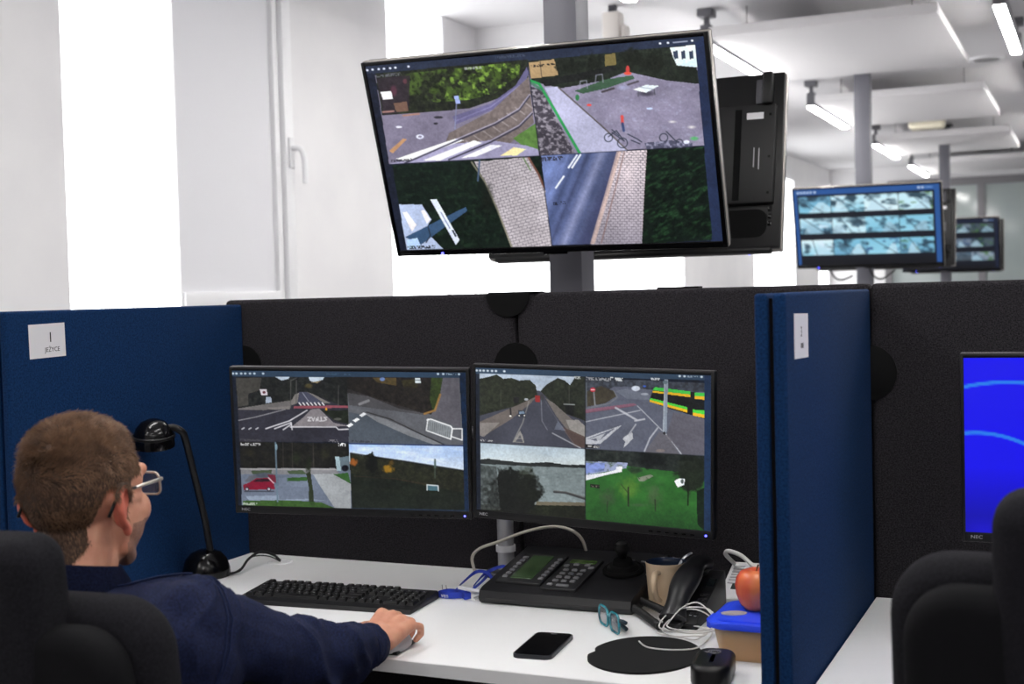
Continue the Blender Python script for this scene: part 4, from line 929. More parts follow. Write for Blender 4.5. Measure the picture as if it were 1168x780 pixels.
box('neck', -.035, .035, -.02, .02, .012, .38, BLACK, t, .006)
box('arm', -.03, .03, -.055, -.01, .335, .395, BLACK, t, .004)

# ---------------------------------------------------------------- desk lamp
t = thing('desk_lamp', 'black desk lamp with a round base in front of the blue partition', 'lamp', (-1.995, 2.555, DZ))
lathe('base', [(0, 0), (.056, 0), (.058, .006), (.057, .02), (.05, .042), (.036, .058), (.016, .066), (0, .067)], BLACKG, t, 40, sharp=50)
o = Vector((-1.995, 2.555, DZ))
arm = [Vector(p)-o for p in ((-1.981, 2.555, .80), (-1.984, 2.54, .885), (-1.97, 2.49, .995), (-1.952, 2.44, 1.085), (-1.95, 2.425, 1.108), (-1.965, 2.41, 1.120), (-1.985, 2.395, 1.114))]
tube('arm', arm, .0085, BLACK, t, 12, 6)
hc = Vector((-2.0, 2.385, 1.103))-o
sh = lathe('shade', [(.046, -.024), (.0475, -.026), (.048, -.02), (.046, 0), (.04, .018), (.028, .032), (.012, .039), (0, .04), (0, .036), (.026, .029), (.038, .016), (.044, -.002), (.046, -.024)], BLACKG, t, 40, hc, (math.radians(8), math.radians(6), 0), sharp=60)
lathe('rib', [(.0475, -.004), (.0492, -.003), (.049, .002), (.0465, .004)], BLACK, sh, 40)
lathe('bulb', [(0, -.018), (.014, -.014), (.018, 0), (.012, .014), (0, .022)], mat('bulb_glass', (226, 224, 215), .3), sh, 20)
c = tag(tube('lamp_cable', [(-1.94, 2.56, .747), (-1.93, 2.60, .748), (-1.945, 2.66, .765), (-1.945, 2.71, .772), (-1.93, 2.745, .758), (-1.917, 2.755, .742)], .0032, BCABLE), 'black lamp cable arching from the lamp base into the desk grommet', 'cable')
c = tag(tube('lamp_cable', [(-1.939, 2.575, .744), (-1.955, 2.64, .744), (-1.965, 2.70, .76), (-1.94, 2.735, .757), (-1.912, 2.748, .742)], .0016, BCABLE), 'thin black cable beside the lamp cable at the desk grommet', 'cable')

# ---------------------------------------------------------------- keyboard
kb = thing('keyboard', 'black computer keyboard in front of the left monitor', 'keyboard', (-1.548, 2.432, DZ), (0, 0, math.radians(4.2)))
KW, KD = .432, .152
KEYB = mat('keyboard_black', (20, 20, 23), .5); KEYC = mat('keycap_black', (13, 13, 15), .45); LEG = mat('key_print', (190, 190, 195), .6)
bm = bmesh.new()
aprism(bm, [(-KD/2, .0), (-KD/2+.004, .009), (KD/2-.006, .019), (KD/2, .014), (KD/2, 0)], -KW/2, KW/2, .002,
       Matrix(((0, 0, 1, 0), (1, 0, 0, 0), (0, 1, 0, 0), (0, 0, 0, 1))))
bobj('case', bm, KEYB, kb, smooth=True, sharp=30)
u = .0184
def keymesh(wu, hu=1.):
    bm = bmesh.new(); w_, h_ = u*wu-.0028, u*.97*hu-.0028
    a = [bm.verts.new((sx*w_/2, sy*h_/2, 0)) for sx, sy in ((-1, -1), (1, -1), (1, 1), (-1, 1))]
    b = [bm.verts.new((sx*(w_/2-.002), sy*(h_/2-.0018)+.0006, .0062)) for sx, sy in ((-1, -1), (1, -1), (1, 1), (-1, 1))]
    bm.faces.new(list(reversed(a))); bm.faces.new(b)
    for k in range(4): bm.faces.new((a[k], a[(k+1) % 4], b[(k+1) % 4], b[k]))
    bmesh.ops.bevel(bm, geom=list(bm.faces[1].edges) if False else [e for e in bm.edges if all(v.co.z > .005 for v in e.verts)], offset=.0006, segments=1, affect='EDGES')
    me = bpy.data.meshes.new('key'); bm.to_mesh(me); bm.free(); me.materials.append(KEYC); return me
_km = {}
legm = bpy.data.meshes.new('legend')
legm.from_pydata([(-.0026, .0008, .0065), (-.0006, .0008, .0065), (-.0006, .0042, .0065), (-.0026, .0042, .0065)], [], [(0, 1, 2, 3)]); legm.materials.append(LEG)
def key(x, row_y, wu=1., hu=1., leg=True):
    k_ = (wu, hu)
    if k_ not in _km: _km[k_] = keymesh(wu, hu)
    X = -KW/2+.011+(x+wu/2)*u; Y = KD/2-.017-row_y*u*.97-(hu-1)*u*.97/2
    z = .009+(Y+KD/2-.004)/(KD-.01)*.010
    o = link('key', _km[k_], None, kb, (X, Y, z), (math.radians(3.9), 0, 0))
    if leg and wu <= 2: link('key_print', legm, None, o)
rows = [(0, [(0, 1)]+[(2+i, 1) for i in range(4)]+[(6.5+i, 1) for i in range(4)]+[(11+i, 1) for i in range(4)]+[(15.25+i, 1) for i in range(3)]),
        (1.35, [(i, 1) for i in range(13)]+[(13, 2)]+[(15.25+i, 1) for i in range(3)]+[(18.5+i, 1) for i in range(4)]),
        (2.35, [(0, 1.5)]+[(1.5+i, 1) for i in range(12)]+[(13.5, 1.5)]+[(15.25+i, 1) for i in range(3)]+[(18.5+i, 1) for i in range(3)]),
        (3.35, [(0, 1.75)]+[(1.75+i, 1) for i in range(11)]+[(12.75, 2.25)]+[(18.5+i, 1) for i in range(3)]),
        (4.35, [(0, 2.25)]+[(2.25+i, 1) for i in range(10)]+[(12.25, 2.75)]+[(16.25, 1)]+[(18.5+i, 1) for i in range(3)]),
        (5.35, [(0, 1.25), (1.25, 1.25), (2.5, 1.25), (3.75, 6.25), (10, 1.25), (11.25, 1.25), (12.5, 1.25), (13.75, 1.25)]+[(15.25+i, 1) for i in range(3)]+[(18.5, 2), (20.5, 1)])]
for y, ks in rows:
    for x, wu in ks: key(x, y, wu)
key(21.5, 2.35, 1, 2); key(21.5, 4.35, 1, 2)

# ---------------------------------------------------------------- camera control console
t = thing('control_console', 'black camera control console with green displays, keypad and joystick', 'console', (-1.07, 2.66, DZ))
CB = mat('console_black', (22, 22, 25), .42, bump=.1, bscale=900); CM = mat('console_module', (30, 31, 33), .5)
x0, x1 = -.165, .185
prof = [(-.148, .004), (-.152, .014), (-.146, .028), (-.132, .034), (.12, .075), (.128, .07), (.128, .0), (-.14, .0)]
prism('case', prof, x0, x1, CB, t, bev=.003, M=Matrix(((0, 0, 1, 0), (1, 0, 0, 0), (0, 1, 0, 0), (0, 0, 0, 1))))
sl = math.atan2(.041, .252)
def cpt(x, y, dz=0.): return (x, y, .034+(y+.132)*math.tan(sl)+dz)
def cbox(name, xa, xb, ya, yb, h, m, parent=t, base=-.001):
    cx, cy = (xa+xb)/2, (ya+yb)/2
    return box(name, xa-cx, xb-cx, (ya-cy), (yb-cy), base, h, m, parent, min(.0012, h*.4), 1, loc=cpt(cx, cy), rot=(sl, 0, 0))
LCD = mat('green_display', (66, 88, 58), .2, rgb2=(56, 78, 50), vscale=30, spec=.3)
KEYG = mat('key_grey', (120, 120, 124), .5)
cbox('display_module', -.142, -.036, -.112, .062, .006, CM)
cbox('display', -.116, -.064, -.090, .046, .0075, LCD)
cbox('keypad_module', -.028, .054, -.13, .05, .006, CM)
cbox('strip_display', -.018, .044, .018, .036, .0075, mat('green_strip', (60, 84, 36), .2))
for k in range(7):
    for xx in (-.135, -.054+.004): cbox('soft_key', xx, xx+.011, -.088+k*.019, -.079+k*.019, .0095, KEYG)
for r in range(4):
    for c in range(3): cbox('keypad_key', -.014+c*.02, -.002+c*.02, -.092+r*.021, -.083+r*.021, .0095, KEYG)
for x, y in ((-.016, -.005+.003), (.004, .008), (.03, .008), (.044, -.006)): cbox('keypad_key', x-.006, x+.006, y-.005, y+.005, .0095, KEYG)
cbox('keypad_key', -.018, -.006, -.114, -.106, .0095, KEYG); cbox('keypad_key', .004, .032, -.116, -.108, .0095, KEYG)
js = lathe('joystick_boot', [(.046, 0), (.046, .006), (.042, .01), (.036, .008), (.03, .016), (.024, .018), (.02, .028), (.014, .03), (0, .031)], BLACKM, t, 32, cpt(.115, .005), (sl, 0, 0), sharp=30)
lathe('joystick', [(0, .02), (.009, .02), (.009, .036), (.013, .042), (.017, .056), (.015, .066), (.008, .071), (0, .072)], BLACK, js, 24)
for k in range(5):
    a = math.radians(-15+k*28); p = cpt(.122+.054*math.cos(a), .008+.058*math.sin(a))
    box('preset_key', -.005, .005, -.003, .003, 0, .004, KEYG, t, .001, 1, loc=p, rot=(sl, 0, a+math.pi/2))
tag(tube('console_cable', [(-1.38, 2.79, .742), (-1.376, 2.77, .78), (-1.35, 2.76, .806), (-1.297, 2.755, .826), (-1.229, 2.755, .853), (-1.161, 2.76, .868), (-1.115, 2.76, .862), (-1.09, 2.765, .84), (-1.083, 2.778, .80)], .0038, mat('beige_cable', (196, 190, 180), .5)), 'beige cable arching from the desk over the console in front of the monitor pole', 'cable')

# ---------------------------------------------------------------- lanyard
LB = mat('blue_ribbon', (34, 60, 176), .7, rgb2=(24, 44, 140), vscale=60); LW = mat('white_ribbon', (220, 220, 226), .7)
t = thing('lanyard', 'blue lanyard with white print and metal clip beside the console', 'lanyard', (-1.285, 2.58, DZ))
def ribbon(name, pts, m, wd=.015, up=None):
    P = spline(pts, 8); bm = bmesh.new(); L = []
    for i, p in enumerate(P):
        tt = (P[min(i+1, len(P)-1)]-P[max(i-1, 0)]).normalized()
        s = Vector((0, 0, 1)) if up is None else (up-tt*up.dot(tt)).normalized()
        nrm = tt.cross(s).normalized()*.0006
        L.append([bm.verts.new(q) for q in (p-s*wd/2-nrm, p+s*wd/2-nrm, p+s*wd/2+nrm, p-s*wd/2+nrm)])
    for a, b in zip(L, L[1:]):
        for k in range(4): bm.faces.new((a[k], a[(k+1) % 4], b[(k+1) % 4], b[k]))
    bm.faces.new(L[0]); bm.faces.new(list(reversed(L[-1])))
    return bobj(name, bm, m, t, smooth=True, sharp=50)
tilt = Vector((.3, .5, .8))
ribbon('ribbon', [(-.03, -.03, .01), (-.035, .03, .02), (-.02, .07, .036), (.02, .05, .037), (.045, .01, .026), (.045, -.02, .012)], LB, .0075, tilt)
ribbon('ribbon', [(-.01, .03, .012), (-.005, .08, .03), (.03, .10, .045), (.06, .07, .04), (.062, .02, .024), (.05, -.03, .01)], LB, .0075, tilt)
ribbon('ribbon', [(.0, .0, .01), (.005, .05, .022), (.0, .09, .03)], LB, .011, Vector((1, 0, .3)))
ribbon('ribbon_lining', [(-.03, -.01, .018), (.0, -.015, .016), (.035, -.02, .014)], LW, .006, Vector((0, .4, .9)))
rb = ribbon('printed_loop', [(-.055, -.055, .0095), (-.03, -.062, .0095), (.0, -.05, .0095), (.012, -.058, .0095), (.02, -.045, .0095)], LB, .014)
ribbon('printed_loop', [(-.055, -.055, .0095), (-.045, -.03, .0095), (-.02, -.028, .0095), (.015, -.04, .0095)], LB, .014)
text('lettering', 'ven', .014, LW, rb, (-.036, -.0625, .009), (math.pi/2, 0, math.radians(-8)), .0003)
bm = atube(bmesh.new(), spline([(.03, -.05, .006), (.04, -.035, .008), (.055, -.03, .01), (.05, -.045, .008), (.035, -.055, .004)], 5), .002, 8)
bobj('metal_clip', bm, SILVER, t, smooth=True)
for xx in (-.05, -.04): bobj('thread_end', atube(bmesh.new(), [(xx, -.045, .018), (xx-.002, -.043, .028)], .0006, 5), INK, t)

# ---------------------------------------------------------------- smartphone
t = thing('smartphone', 'black smartphone lying face up at the front of the desk', 'phone', (-.963, 2.232, DZ), (0, 0, math.radians(6)))
prism('case', rrect(.075, .160, .011, 6), 0, .0078, mat('phone_case', (30, 32, 38), .4), t, bev=.0012)
prism('glass', rrect(.070, .155, .009, 6), .0078, .0084, BLACKG, t)
box('speaker_slot', -.006, .006, .068, .0692, .0084, .0086, LOGO, t)

# ---------------------------------------------------------------- mouse pad
pts = []
for k in range(96):
    a = 2*math.pi*k/96
    dn = (a-math.radians(186)+math.pi) % (2*math.pi)-math.pi
    r_ = 1-.10*math.exp(-(dn/.10)**2)+.02*math.exp(-((dn-.5)/.35)**2)
    pts.append((.101*math.cos(a)*r_, .122*math.sin(a)*r_))
mp = tag(prism('mouse_pad', pts, 0, .004, mat('pad_cloth', (10, 10, 12), .95), None, bev=.001, loc=(-.766, 2.243, DZ), rot=(0, 0, 0)), 'round black mouse pad with a wrist rest lobe at the front of the desk', 'mouse pad')

# ---------------------------------------------------------------- teal eyeglasses lying on the desk
TEAL = mat('teal_acetate', (52, 150, 165), .25, rgb2=(28, 84, 98), vscale=50, coat=.4); LENS = mat('clear_lens', (225, 230, 235), .05, trans=.85, ior=1.1, alpha=.45)
t = thing('eyeglasses', 'teal and black framed eyeglasses standing on the desk before the console', 'glasses', (-.892, 2.398, DZ), (0, 0, math.radians(-50)))
for s in (-1, 1):
    ol = rrect(.05, .037, .014, 5, s*.032, .0205)
    P = [Vector((x, 0, z)) for x, z in ol]; P.append(P[0])
    r_ = bobj('rim', atube(bmesh.new(), P, .0028, 8, caps=False), TEAL, t, smooth=True)
    prism('lens', rrect(.047, .034, .013, 5, s*.032, .0205), -.0008, .0008, LENS, r_, M=UP)
    tube('temple', [(s*.058, 0, .030), (s*.061, .006, .029), (s*.058, .014, .024), (s*.02, .018+.006*(s > 0), .016), (-s*.045, .02+.006*(s > 0), .008)], .0026, mat('dark_temple', (26, 50, 60), .3), t, 8, 6, flat=(1, 1.6))
tube('bridge', [(-.008, 0, .026), (0, -.002, .03), (.008, 0, .026)], .0026, TEAL, t)

# ---------------------------------------------------------------- mug and paper
t = thing('mug', 'cream coffee mug with dark blue inside beside the desk phone', 'mug', (-.842, 2.615, DZ))
CRM = mat('cream_glaze', (222, 198, 168), .3, rgb2=(212, 186, 154), vscale=12)
lathe('body', [(0, 0), (.034, 0), (.037, .004), (.0385, .02), (.0425, .088), (.0435, .094), (.0425, .0955)], CRM, t, 48, sharp=50)
lathe('inside', [(.0425, .0955), (.0405, .094), (.0395, .086), (.036, .02), (.032, .008), (0, .007)], mat('blue_glaze', (34, 48, 72), .25), t, 48, sharp=50)
lathe('coffee', [(0, .05), (.0375, .05)], mat('coffee', (40, 24, 16), .15), t, 32)
a = math.radians(-95)
hd = Vector((math.cos(a), math.sin(a), 0))
tube('handle', [hd*.0385+Vector((0, 0, .078)), hd*.056+Vector((0, 0, .08)), hd*.066+Vector((0, 0, .064)), hd*.062+Vector((0, 0, .042)), hd*.05+Vector((0, 0, .027)), hd*.0375+Vector((0, 0, .021))], .0058, CRM, t, 10, 6, flat=(1.2, .9))
tag(box('paper_packet', -.02, .02, -.006, .006, 0, .055, PAPER, None, .001, loc=(-.868, 2.672, DZ), rot=(0, 0, .4)), 'small white paper packet standing behind the mug', 'paper')
tag(tube('teaspoon', [(-.83, 2.625, .80), (-.815, 2.65, .835), (-.802, 2.67, .845)], .0025, SILVER, None, flat=(1.6, .7)), 'steel teaspoon standing in the cream mug', 'spoon')

# ---------------------------------------------------------------- desk telephone
t = thing('desk_telephone', 'black desk telephone with its handset lying on the left', 'telephone', (-.745, 2.56, DZ), (0, 0, math.radians(1)))
PB = mat('telephone_black', (20, 20, 23), .45); 
prism('base', [(-.115, 0), (-.117, .012), (-.108, .02), (.10, .072), (.115, .07), (.118, 0)], -.052, .018, PB, t, bev=.003, M=Matrix(((0, 0, 1, 0), (1, 0, 0, 0), (0, 1, 0, 0), (0, 0, 0, 1))))
ps = math.atan2(.052, .208)
def tpt(x, y, d=0): return (x, y, .02+(y+.108)*math.tan(ps)+d)
hs = Vector((-.028, 0, 0))
P = spline([tpt(-.026, -.138, .010), tpt(-.026, -.115, .024), tpt(-.026, -.07, .038), tpt(-.026, 0, .042), tpt(-.026, .05, .036), tpt(-.026, .085, .022)], 6)
R = [.02+.006*math.cos(i/(len(P)-1)*2*math.pi)**2 for i in range(len(P))]; R[0] *= .75; R[-1] *= .75
h = bobj('handset', atube(bmesh.new(), P, R, 20, flat=(1.1, .72)), mat('handset_black', (30, 30, 33), .35), t, smooth=True, sharp=50)
for q in (P[3], P[-4]):
    lathe('ear_cup', [(0, 0), (.017, 0), (.02, .004), (.02, .012), (0, .014)], PB, h, 20, q-Vector((0, 0, .022)), (ps, 0, 0))
for r in range(5):
    for c in range(3):
        p = tpt(-.001+c*.0065, -.09+r*.02, 0); box('key', -.0026, .0026, -.005, .005, 0, .003, mat('phone_key', (42, 42, 46), .5), t, .001, 1, loc=p, rot=(ps, 0, 0))
for x, y in ((.0, -.10), (.010, -.102), (.001, -.078), (.011, -.08)): box('key_print', -.0026, .0026, -.0012, .0012, .0032, .0034, LOGO, t, loc=tpt(x, y), rot=(ps, 0, 0))
box('display', -.002, .014, .03, .062, 0, .002, mat('dark_display', (34, 40, 42), .15), t, loc=tpt(0, 0, -.0), rot=(ps, 0, 0))
# coiled cord
path = spline([(-.79, 2.405, .752), (-.812, 2.435, .752), (-.862, 2.50, .753), (-.912, 2.555, .754), (-.925, 2.585, .755), (-.905, 2.592, .756), (-.86, 2.55, .758), (-.81, 2.49, .762), (-.785, 2.452, .768)], 24)
bm = bmesh.new()
L = 0; wire = []
for i in range(len(path)-1):
    a_, b_ = path[i], path[i+1]; tt = (b_-a_).normalized(); s_ = tt.cross(Vector((0, 0, 1))).normalized(); n_ = s_.cross(tt)
    for k in range(5):
        q = a_.lerp(b_, k/5); ang = (L+(b_-a_).length*k/5)/.0052*2*math.pi
        wire.append(q+(s_*math.cos(ang)+n_*math.sin(ang))*.0062)
    L += (b_-a_).length
atube(bm, wire, .0024, 5); atube(bm, path, .005, 8)
atube(bm, spline([path[0], (-.785, 2.42, .756), (-.778, 2.44, .764)], 5), .002, 6)
tag(bobj('coiled_cord', bm, BCABLE, None, smooth=True), 'black coiled cord of the desk telephone looping on the desk', 'cord')
# white cable tangle
pts = []
rng = random.Random(4)
for k in range(4):
    cx, cy = -.738+k*.006, 2.405-.006*k; rx, ry = (.045, .05) if k % 2 else (.055, .042)
    for j in range(8):
        a = j/8*2*math.pi+k*.5
        pts.append((cx+rx*math.cos(a)*(1+.1*rng.uniform(-1, 1)), cy+ry*math.sin(a)*(1+.15*rng.uniform(-1, 1)), .7445+k*.007+max(0, math.sin(a))*(.03 if k > 0 else .004)))
pts = [(-.80, 2.31, .7465), (-.77, 2.275, .7465), (-.72, 2.275, .7465), (-.685, 2.31, .745)]+pts+[(-.69, 2.42, .75)]
tag(tube('charging_cable', pts, .0015, WCABLE, None, 6, 6), 'tangled thin white charging cable between mouse pad and food box', 'cable')

# ---------------------------------------------------------------- white sloping device, thick white cable
t = thing('desk_calculator', 'white sloping desk device with ridged edge and dark display behind the apple', 'calculator', (-.672, 2.755, DZ))
prism('case', [(-.068, 0), (-.07, .008), (-.064, .013), (.062, .060), (.068, .058), (.068, 0)], -.078, .07, mat('device_white', (222, 222, 224), .45), t, bev=.002, M=Matrix(((0, 0, 1, 0), (1, 0, 0, 0), (0, 1, 0, 0), (0, 0, 0, 1))))
ds = math.atan2(.047, .126)
def dpt(x, y): return (x, y, .013+(y+.064)*math.tan(ds))
for k in range(7): box('ridge', -.012, .012, -.003, .003, 0, .0025, mat('ridge_grey', (186, 186, 190), .5), t, .0008, 1, loc=dpt(-.058, -.018+k*.0105), rot=(ds, 0, 0))
box('display', -.03, .055, -.012, .05, -.001, .0015, mat('device_dark', (52, 44, 46), .3), t, loc=dpt(0, 0), rot=(ds, 0, 0))
box('display_window', -.058, -.005, -.042, -.018, -.001, .0018, mat('device_lcd', (60, 66, 66), .2), t, loc=dpt(0, 0), rot=(ds, 0, 0))
tag(tube('power_cable', [(-.738, 2.79, .80), (-.752, 2.785, .815), (-.757, 2.78, .825), (-.748, 2.775, .832), (-.717, 2.765, .825), (-.68, 2.75, .803), (-.64, 2.735, .80), (-.58, 2.73, .77), (-.53, 2.72, .744)], .0048, WCABLE, None, 10), 'thick white cable curling above the white desk device', 'cable')

# ---------------------------------------------------------------- food box, apple
t = thing('food_container', 'clear plastic food box with bright blue lid behind the blue partition edge', 'container', (-.577, 2.335, DZ))
TUB = mat('clear_plastic', (238, 208, 168), .35, trans=.4, ior=1.12, alpha=.75); LID = mat('blue_lid', (46, 80, 246), .35)
bm = bmesh.new()
for (w0, h0), z in (((.118, .15), 0), ((.135, .172), .064)): pass
lo = rrect(.112, .142, .02, 5); hi = rrect(.134, .168, .022, 5)
va = [bm.verts.new((x, y, .0)) for x, y in lo]; vb = [bm.verts.new((x, y, .064)) for x, y in hi]
bm.faces.new(list(reversed(va)))
for k in range(len(va)): bm.faces.new((va[k], va[(k+1) % len(va)], vb[(k+1) % len(va)], vb[k]))
bobj('tub', bm, TUB, t, smooth=True, sharp=40)
prism('food', rrect(.108, .138, .018, 5), .002, .042, mat('orange_food', (226, 178, 118), .7, rgb2=(206, 146, 84), vscale=60), t, bev=.003)
bm = bmesh.new(); aprism(bm, rrect(.15, .184, .026, 6), .060, .071, .003); aprism(bm, rrect(.122, .152, .02, 6), .070, .074, .001)
aprism(bm, [(-.075-.008, -.05), (-.073, -.06), (-.073, .0), (-.083, -.01)], .052, .068, .001)
bobj('lid', bm, LID, t, smooth=True, sharp=35)
tag(prism('foil_disc', [(.024*math.cos(k*.2618)*(1+.04*math.sin(3*k)), .017*math.sin(k*.2618)) for k in range(24)], 0, .0012, mat('dull_foil', (188, 182, 186), .5, metal=.3), None, loc=(-.615, 2.31, DZ+.0742), rot=(0, 0, .4)), 'dull grey foil disc lying on the blue lid', 'foil')
t = thing('apple', 'red and orange apple standing on the blue lid', 'apple', (-.583, 2.352, DZ+.0742))
prof = [(0, .004), (.012, .0), (.02, .001), (.031, .012), (.0375, .03), (.0395, .046), (.037, .06), (.029, .071), (.018, .0755), (.009, .073), (.003, .067), (0, .066)]
AP = mat('apple_skin', (206, 58, 48), .3, rgb2=(230, 140, 82), vscale=14, stretch=(1.5, 1.5, .35), detail=6)
lathe('skin', prof, AP, t, 40, sharp=80)
tube('stalk', [(0, 0, .066), (.001, 0, .075), (.004, .001, .084)], .0014, mat('stalk_brown', (70, 48, 26), .8), t)

# ---------------------------------------------------------------- small black device with a spiral mark
t = thing('charging_stand', 'rounded black device with a spiral emblem at the front of the desk', 'device', (-.608, 2.14, DZ), (0, 0, math.radians(9)))
DB = mat('device_black', (16, 16, 18), .35)
pillow('body', .068, .128, .026, 0, 0, .040, .010, DB, t, None, (math.pi/2, 0, 0), .001)
P = [Vector(((.004+.0006*k/2)*math.cos(k*.4)*1.1, .030+(.004+.0006*k/2)*math.sin(k*.4), .0412)) for k in range(30)]
bobj('emblem', atube(bmesh.new(), P, .00045, 5), mat('emblem_grey', (150, 150, 156), .5), t, smooth=True)
bobj('emblem', atube(bmesh.new(), [Vector((-.018+.0012*k, .026+.004*math.sin(k*1.1), .0412)) for k in range(10)], .0004, 5), mat('emblem_grey'), t, smooth=True)
# ---------------------------------------------------------------- office chairs
def office_chair(loc, rz, label, drop=0.):
    t = thing('office_chair', label, 'chair', loc, (0, 0, rz), 'black office chairs with headrests')
    # seat faces +Y, backrest at y = 0
    lean = (math.radians(6), 0, 0)
    bk = pillow('backrest', .50, .54, .075, .27, 0.0, .085, .038, CHAIRF, t, (0, 0, .535-drop), lean)
    pillow('back_shell', .455, .50, .065, .25, -.05, .012, .024, CHAIRS, bk, (0, 0, .02))
    hr = pillow('headrest', .255, .26, .04, .105, -.05, .045, .034, CHAIRF, t, (0, -.052, .930-drop), lean)
    box('headrest_post', -.03, .03, -.02, .0, -.12, .05, BLACKM, hr, .004)
    bm = aprism(bmesh.new(), rrect(.50, .48, .09, 8), 0, .09, .03, None, 4)
    bobj('seat', bm, CHAIRF, t, (0, .31, .40), smooth=True, sharp=70)
    box('mechanism', -.1, .1, .2, .42, .35, .41, BLACKM, t, .01)
    box('spine', -.035, .035, -.07, -.045, .36, .72, BLACKM, t, .008)
    box('spine_foot', -.035, .035, -.07, .25, .35, .385, BLACKM, t, .008)
    lathe('gas_column', [(0, .09), (.028, .09), (.028, .24), (.018, .245), (.018, .36), (0, .36)], BLACK, t, 24, (0, .31, 0))
    for k in range(5):
        a = math.radians(72*k+20); c, s = math.cos(a), math.sin(a)
        lg = bobj('base_leg', atube(bmesh.new(), [(0, .31, .11), (c*.15, .31+s*.15, .095), (c*.3, .31+s*.3, .075)], [.028, .022, .015], 8), BLACK, t, smooth=True, sharp=50)
        lathe('caster', [(0, -.02), (.024, -.02), (.027, -.012), (.027, .012), (.024, .02), (0, .02)], BLACKM, lg, 18, (c*.3, .31+s*.3, .027), (math.pi/2, 0, a))
    for sx in (-1, 1):
        ar = box('armrest', sx*.30-.04, sx*.30+.04, .14, .38, .62, .65, BLACK, t, .012)
        box('arm_post', sx*.29-.02, sx*.29+.02, .24, .30, .38, .625, BLACK, ar, .006)
    return t
office_chair((-1.325, 1.285, -.0), math.radians(5), 'black office chair with headrest in which the person sits', .04)
office_chair((.015, 1.625, 0), math.radians(0), 'empty black office chair with headrest in front of the blue-picture monitor', -.012)

# ---------------------------------------------------------------- the seated person
def acap(bm, a, b, ra, rb, n=14):
    """tapered capsule"""
    a, b = Vector(a), Vector(b); d = b-a; L = d.length
    q = Vector((0, 0, 1)).rotation_difference(d.normalized()).to_matrix().to_4x4() if L > 1e-6 else Matrix.Identity(4)
    prof = []
    for k in range(7):
        an = -math.pi/2+k/6*math.pi/2; prof.append((max(ra*math.cos(an), 0), ra*math.sin(an)))
    for k in range(7):
        an = k/6*math.pi/2; prof.append((max(rb*math.cos(an), 0), L+rb*math.sin(an)))
    prof[0] = (0, -ra); prof[-1] = (0, L+rb)
    alathe(bm, prof, n, Matrix.Translation(a) @ q)

def aell(bm, c, r, rot=None, n=20):
    t = bmesh.new(); bmesh.ops.create_uvsphere(t, u_segments=n, v_segments=n//2+2, radius=1)
    M = Matrix.Translation(Vector(c)) @ (rot.to_4x4() if rot else Matrix.Identity(4)) @ Matrix.Diagonal((r[0], r[1], r[2], 1))
    merge(bm, t, M)

def fuse(name, bm, voxel, smooth_it=6, fac=.5):
    """fuse overlapping solids into one continuous skin"""
    me = bpy.data.meshes.new('tmp'); bm.to_mesh(me); bm.free()
    o = bpy.data.objects.new('tmp', me); COL.objects.link(o)
    m = o.modifiers.new('r', 'REMESH'); m.mode = 'VOXEL'; m.voxel_size = voxel; m.adaptivity = 0
    s = o.modifiers.new('s', 'SMOOTH'); s.iterations = smooth_it; s.factor = fac
    dg = bpy.context.evaluated_depsgraph_get(); dg.update()
    out = bpy.data.meshes.new_from_object(o.evaluated_get(dg)); out.name = name
    bpy.data.objects.remove(o); bpy.data.meshes.remove(me)
    out.materials.clear()
    return out

HC = Vector((-1.430, 1.542, 1.110))                                   # head centre
HR = Matrix.Rotation(math.radians(5), 3, 'Z') @ Matrix.Rotation(math.radians(5), 3, 'X') @ Matrix.Rotation(math.radians(-2), 3, 'Y')
def H(x, y, z): return HC+HR @ Vector((x, y, z))
NB = Vector((-1.425, 1.505, .985))                                     # base of the neck
SHR, SHL = Vector((-1.228, 1.53, .935)), Vector((-1.612, 1.50, .93))
ELR, WRR = Vector((-1.185, 1.80, .806)), Vector((-1.222, 2.050, .771))
ELL, WRL = Vector((-1.69, 1.62, .69)), Vector((-1.56, 1.80, .645))
PEL, CH = Vector((-1.385, 1.50, .595)), Vector((-1.415, 1.485, .80))

bm = bmesh.new()
# head
aell(bm, H(0, -.012, .030), (.074, .096, .090), HR); aell(bm, H(0, .030, -.030), (.069, .072, .085), HR)
aell(bm, H(0, .045, .02), (.066, .056, .06), HR)
acap(bm, H(-.041, .020, -.078), H(-.018, .056, -.104), .019, .018); acap(bm, H(.041, .020, -.078), H(.018, .056, -.104), .019, .018)
acap(bm, H(.048, .016, -.03), H(.041, .022, -.074), .017, .015); acap(bm, H(-.048, .016, -.03), H(-.041, .022, -.074), .017, .015)
aell(bm, H(0, .068, -.102), (.022, .016, .016), HR)
aell(bm, H(.042, .060, -.03), (.026, .028, .030), HR); aell(bm, H(-.042, .060, -.03), (.026, .028, .030), HR)
acap(bm, H(0, .092, .012), H(0, .108, -.03), .010, .012); aell(bm, H(.011, .100, -.036), (.008, .008, .007), HR); aell(bm, H(-.011, .100, -.036), (.008, .008, .007), HR)
acap(bm, H(-.022, .086, -.066), H(.022, .086, -.066), .008, .008); acap(bm, H(-.018, .083, -.075), H(.018, .083, -.075), .009, .009)
acap(bm, H(-.045, .084, .028), H(.045, .084, .028), .011, .011)
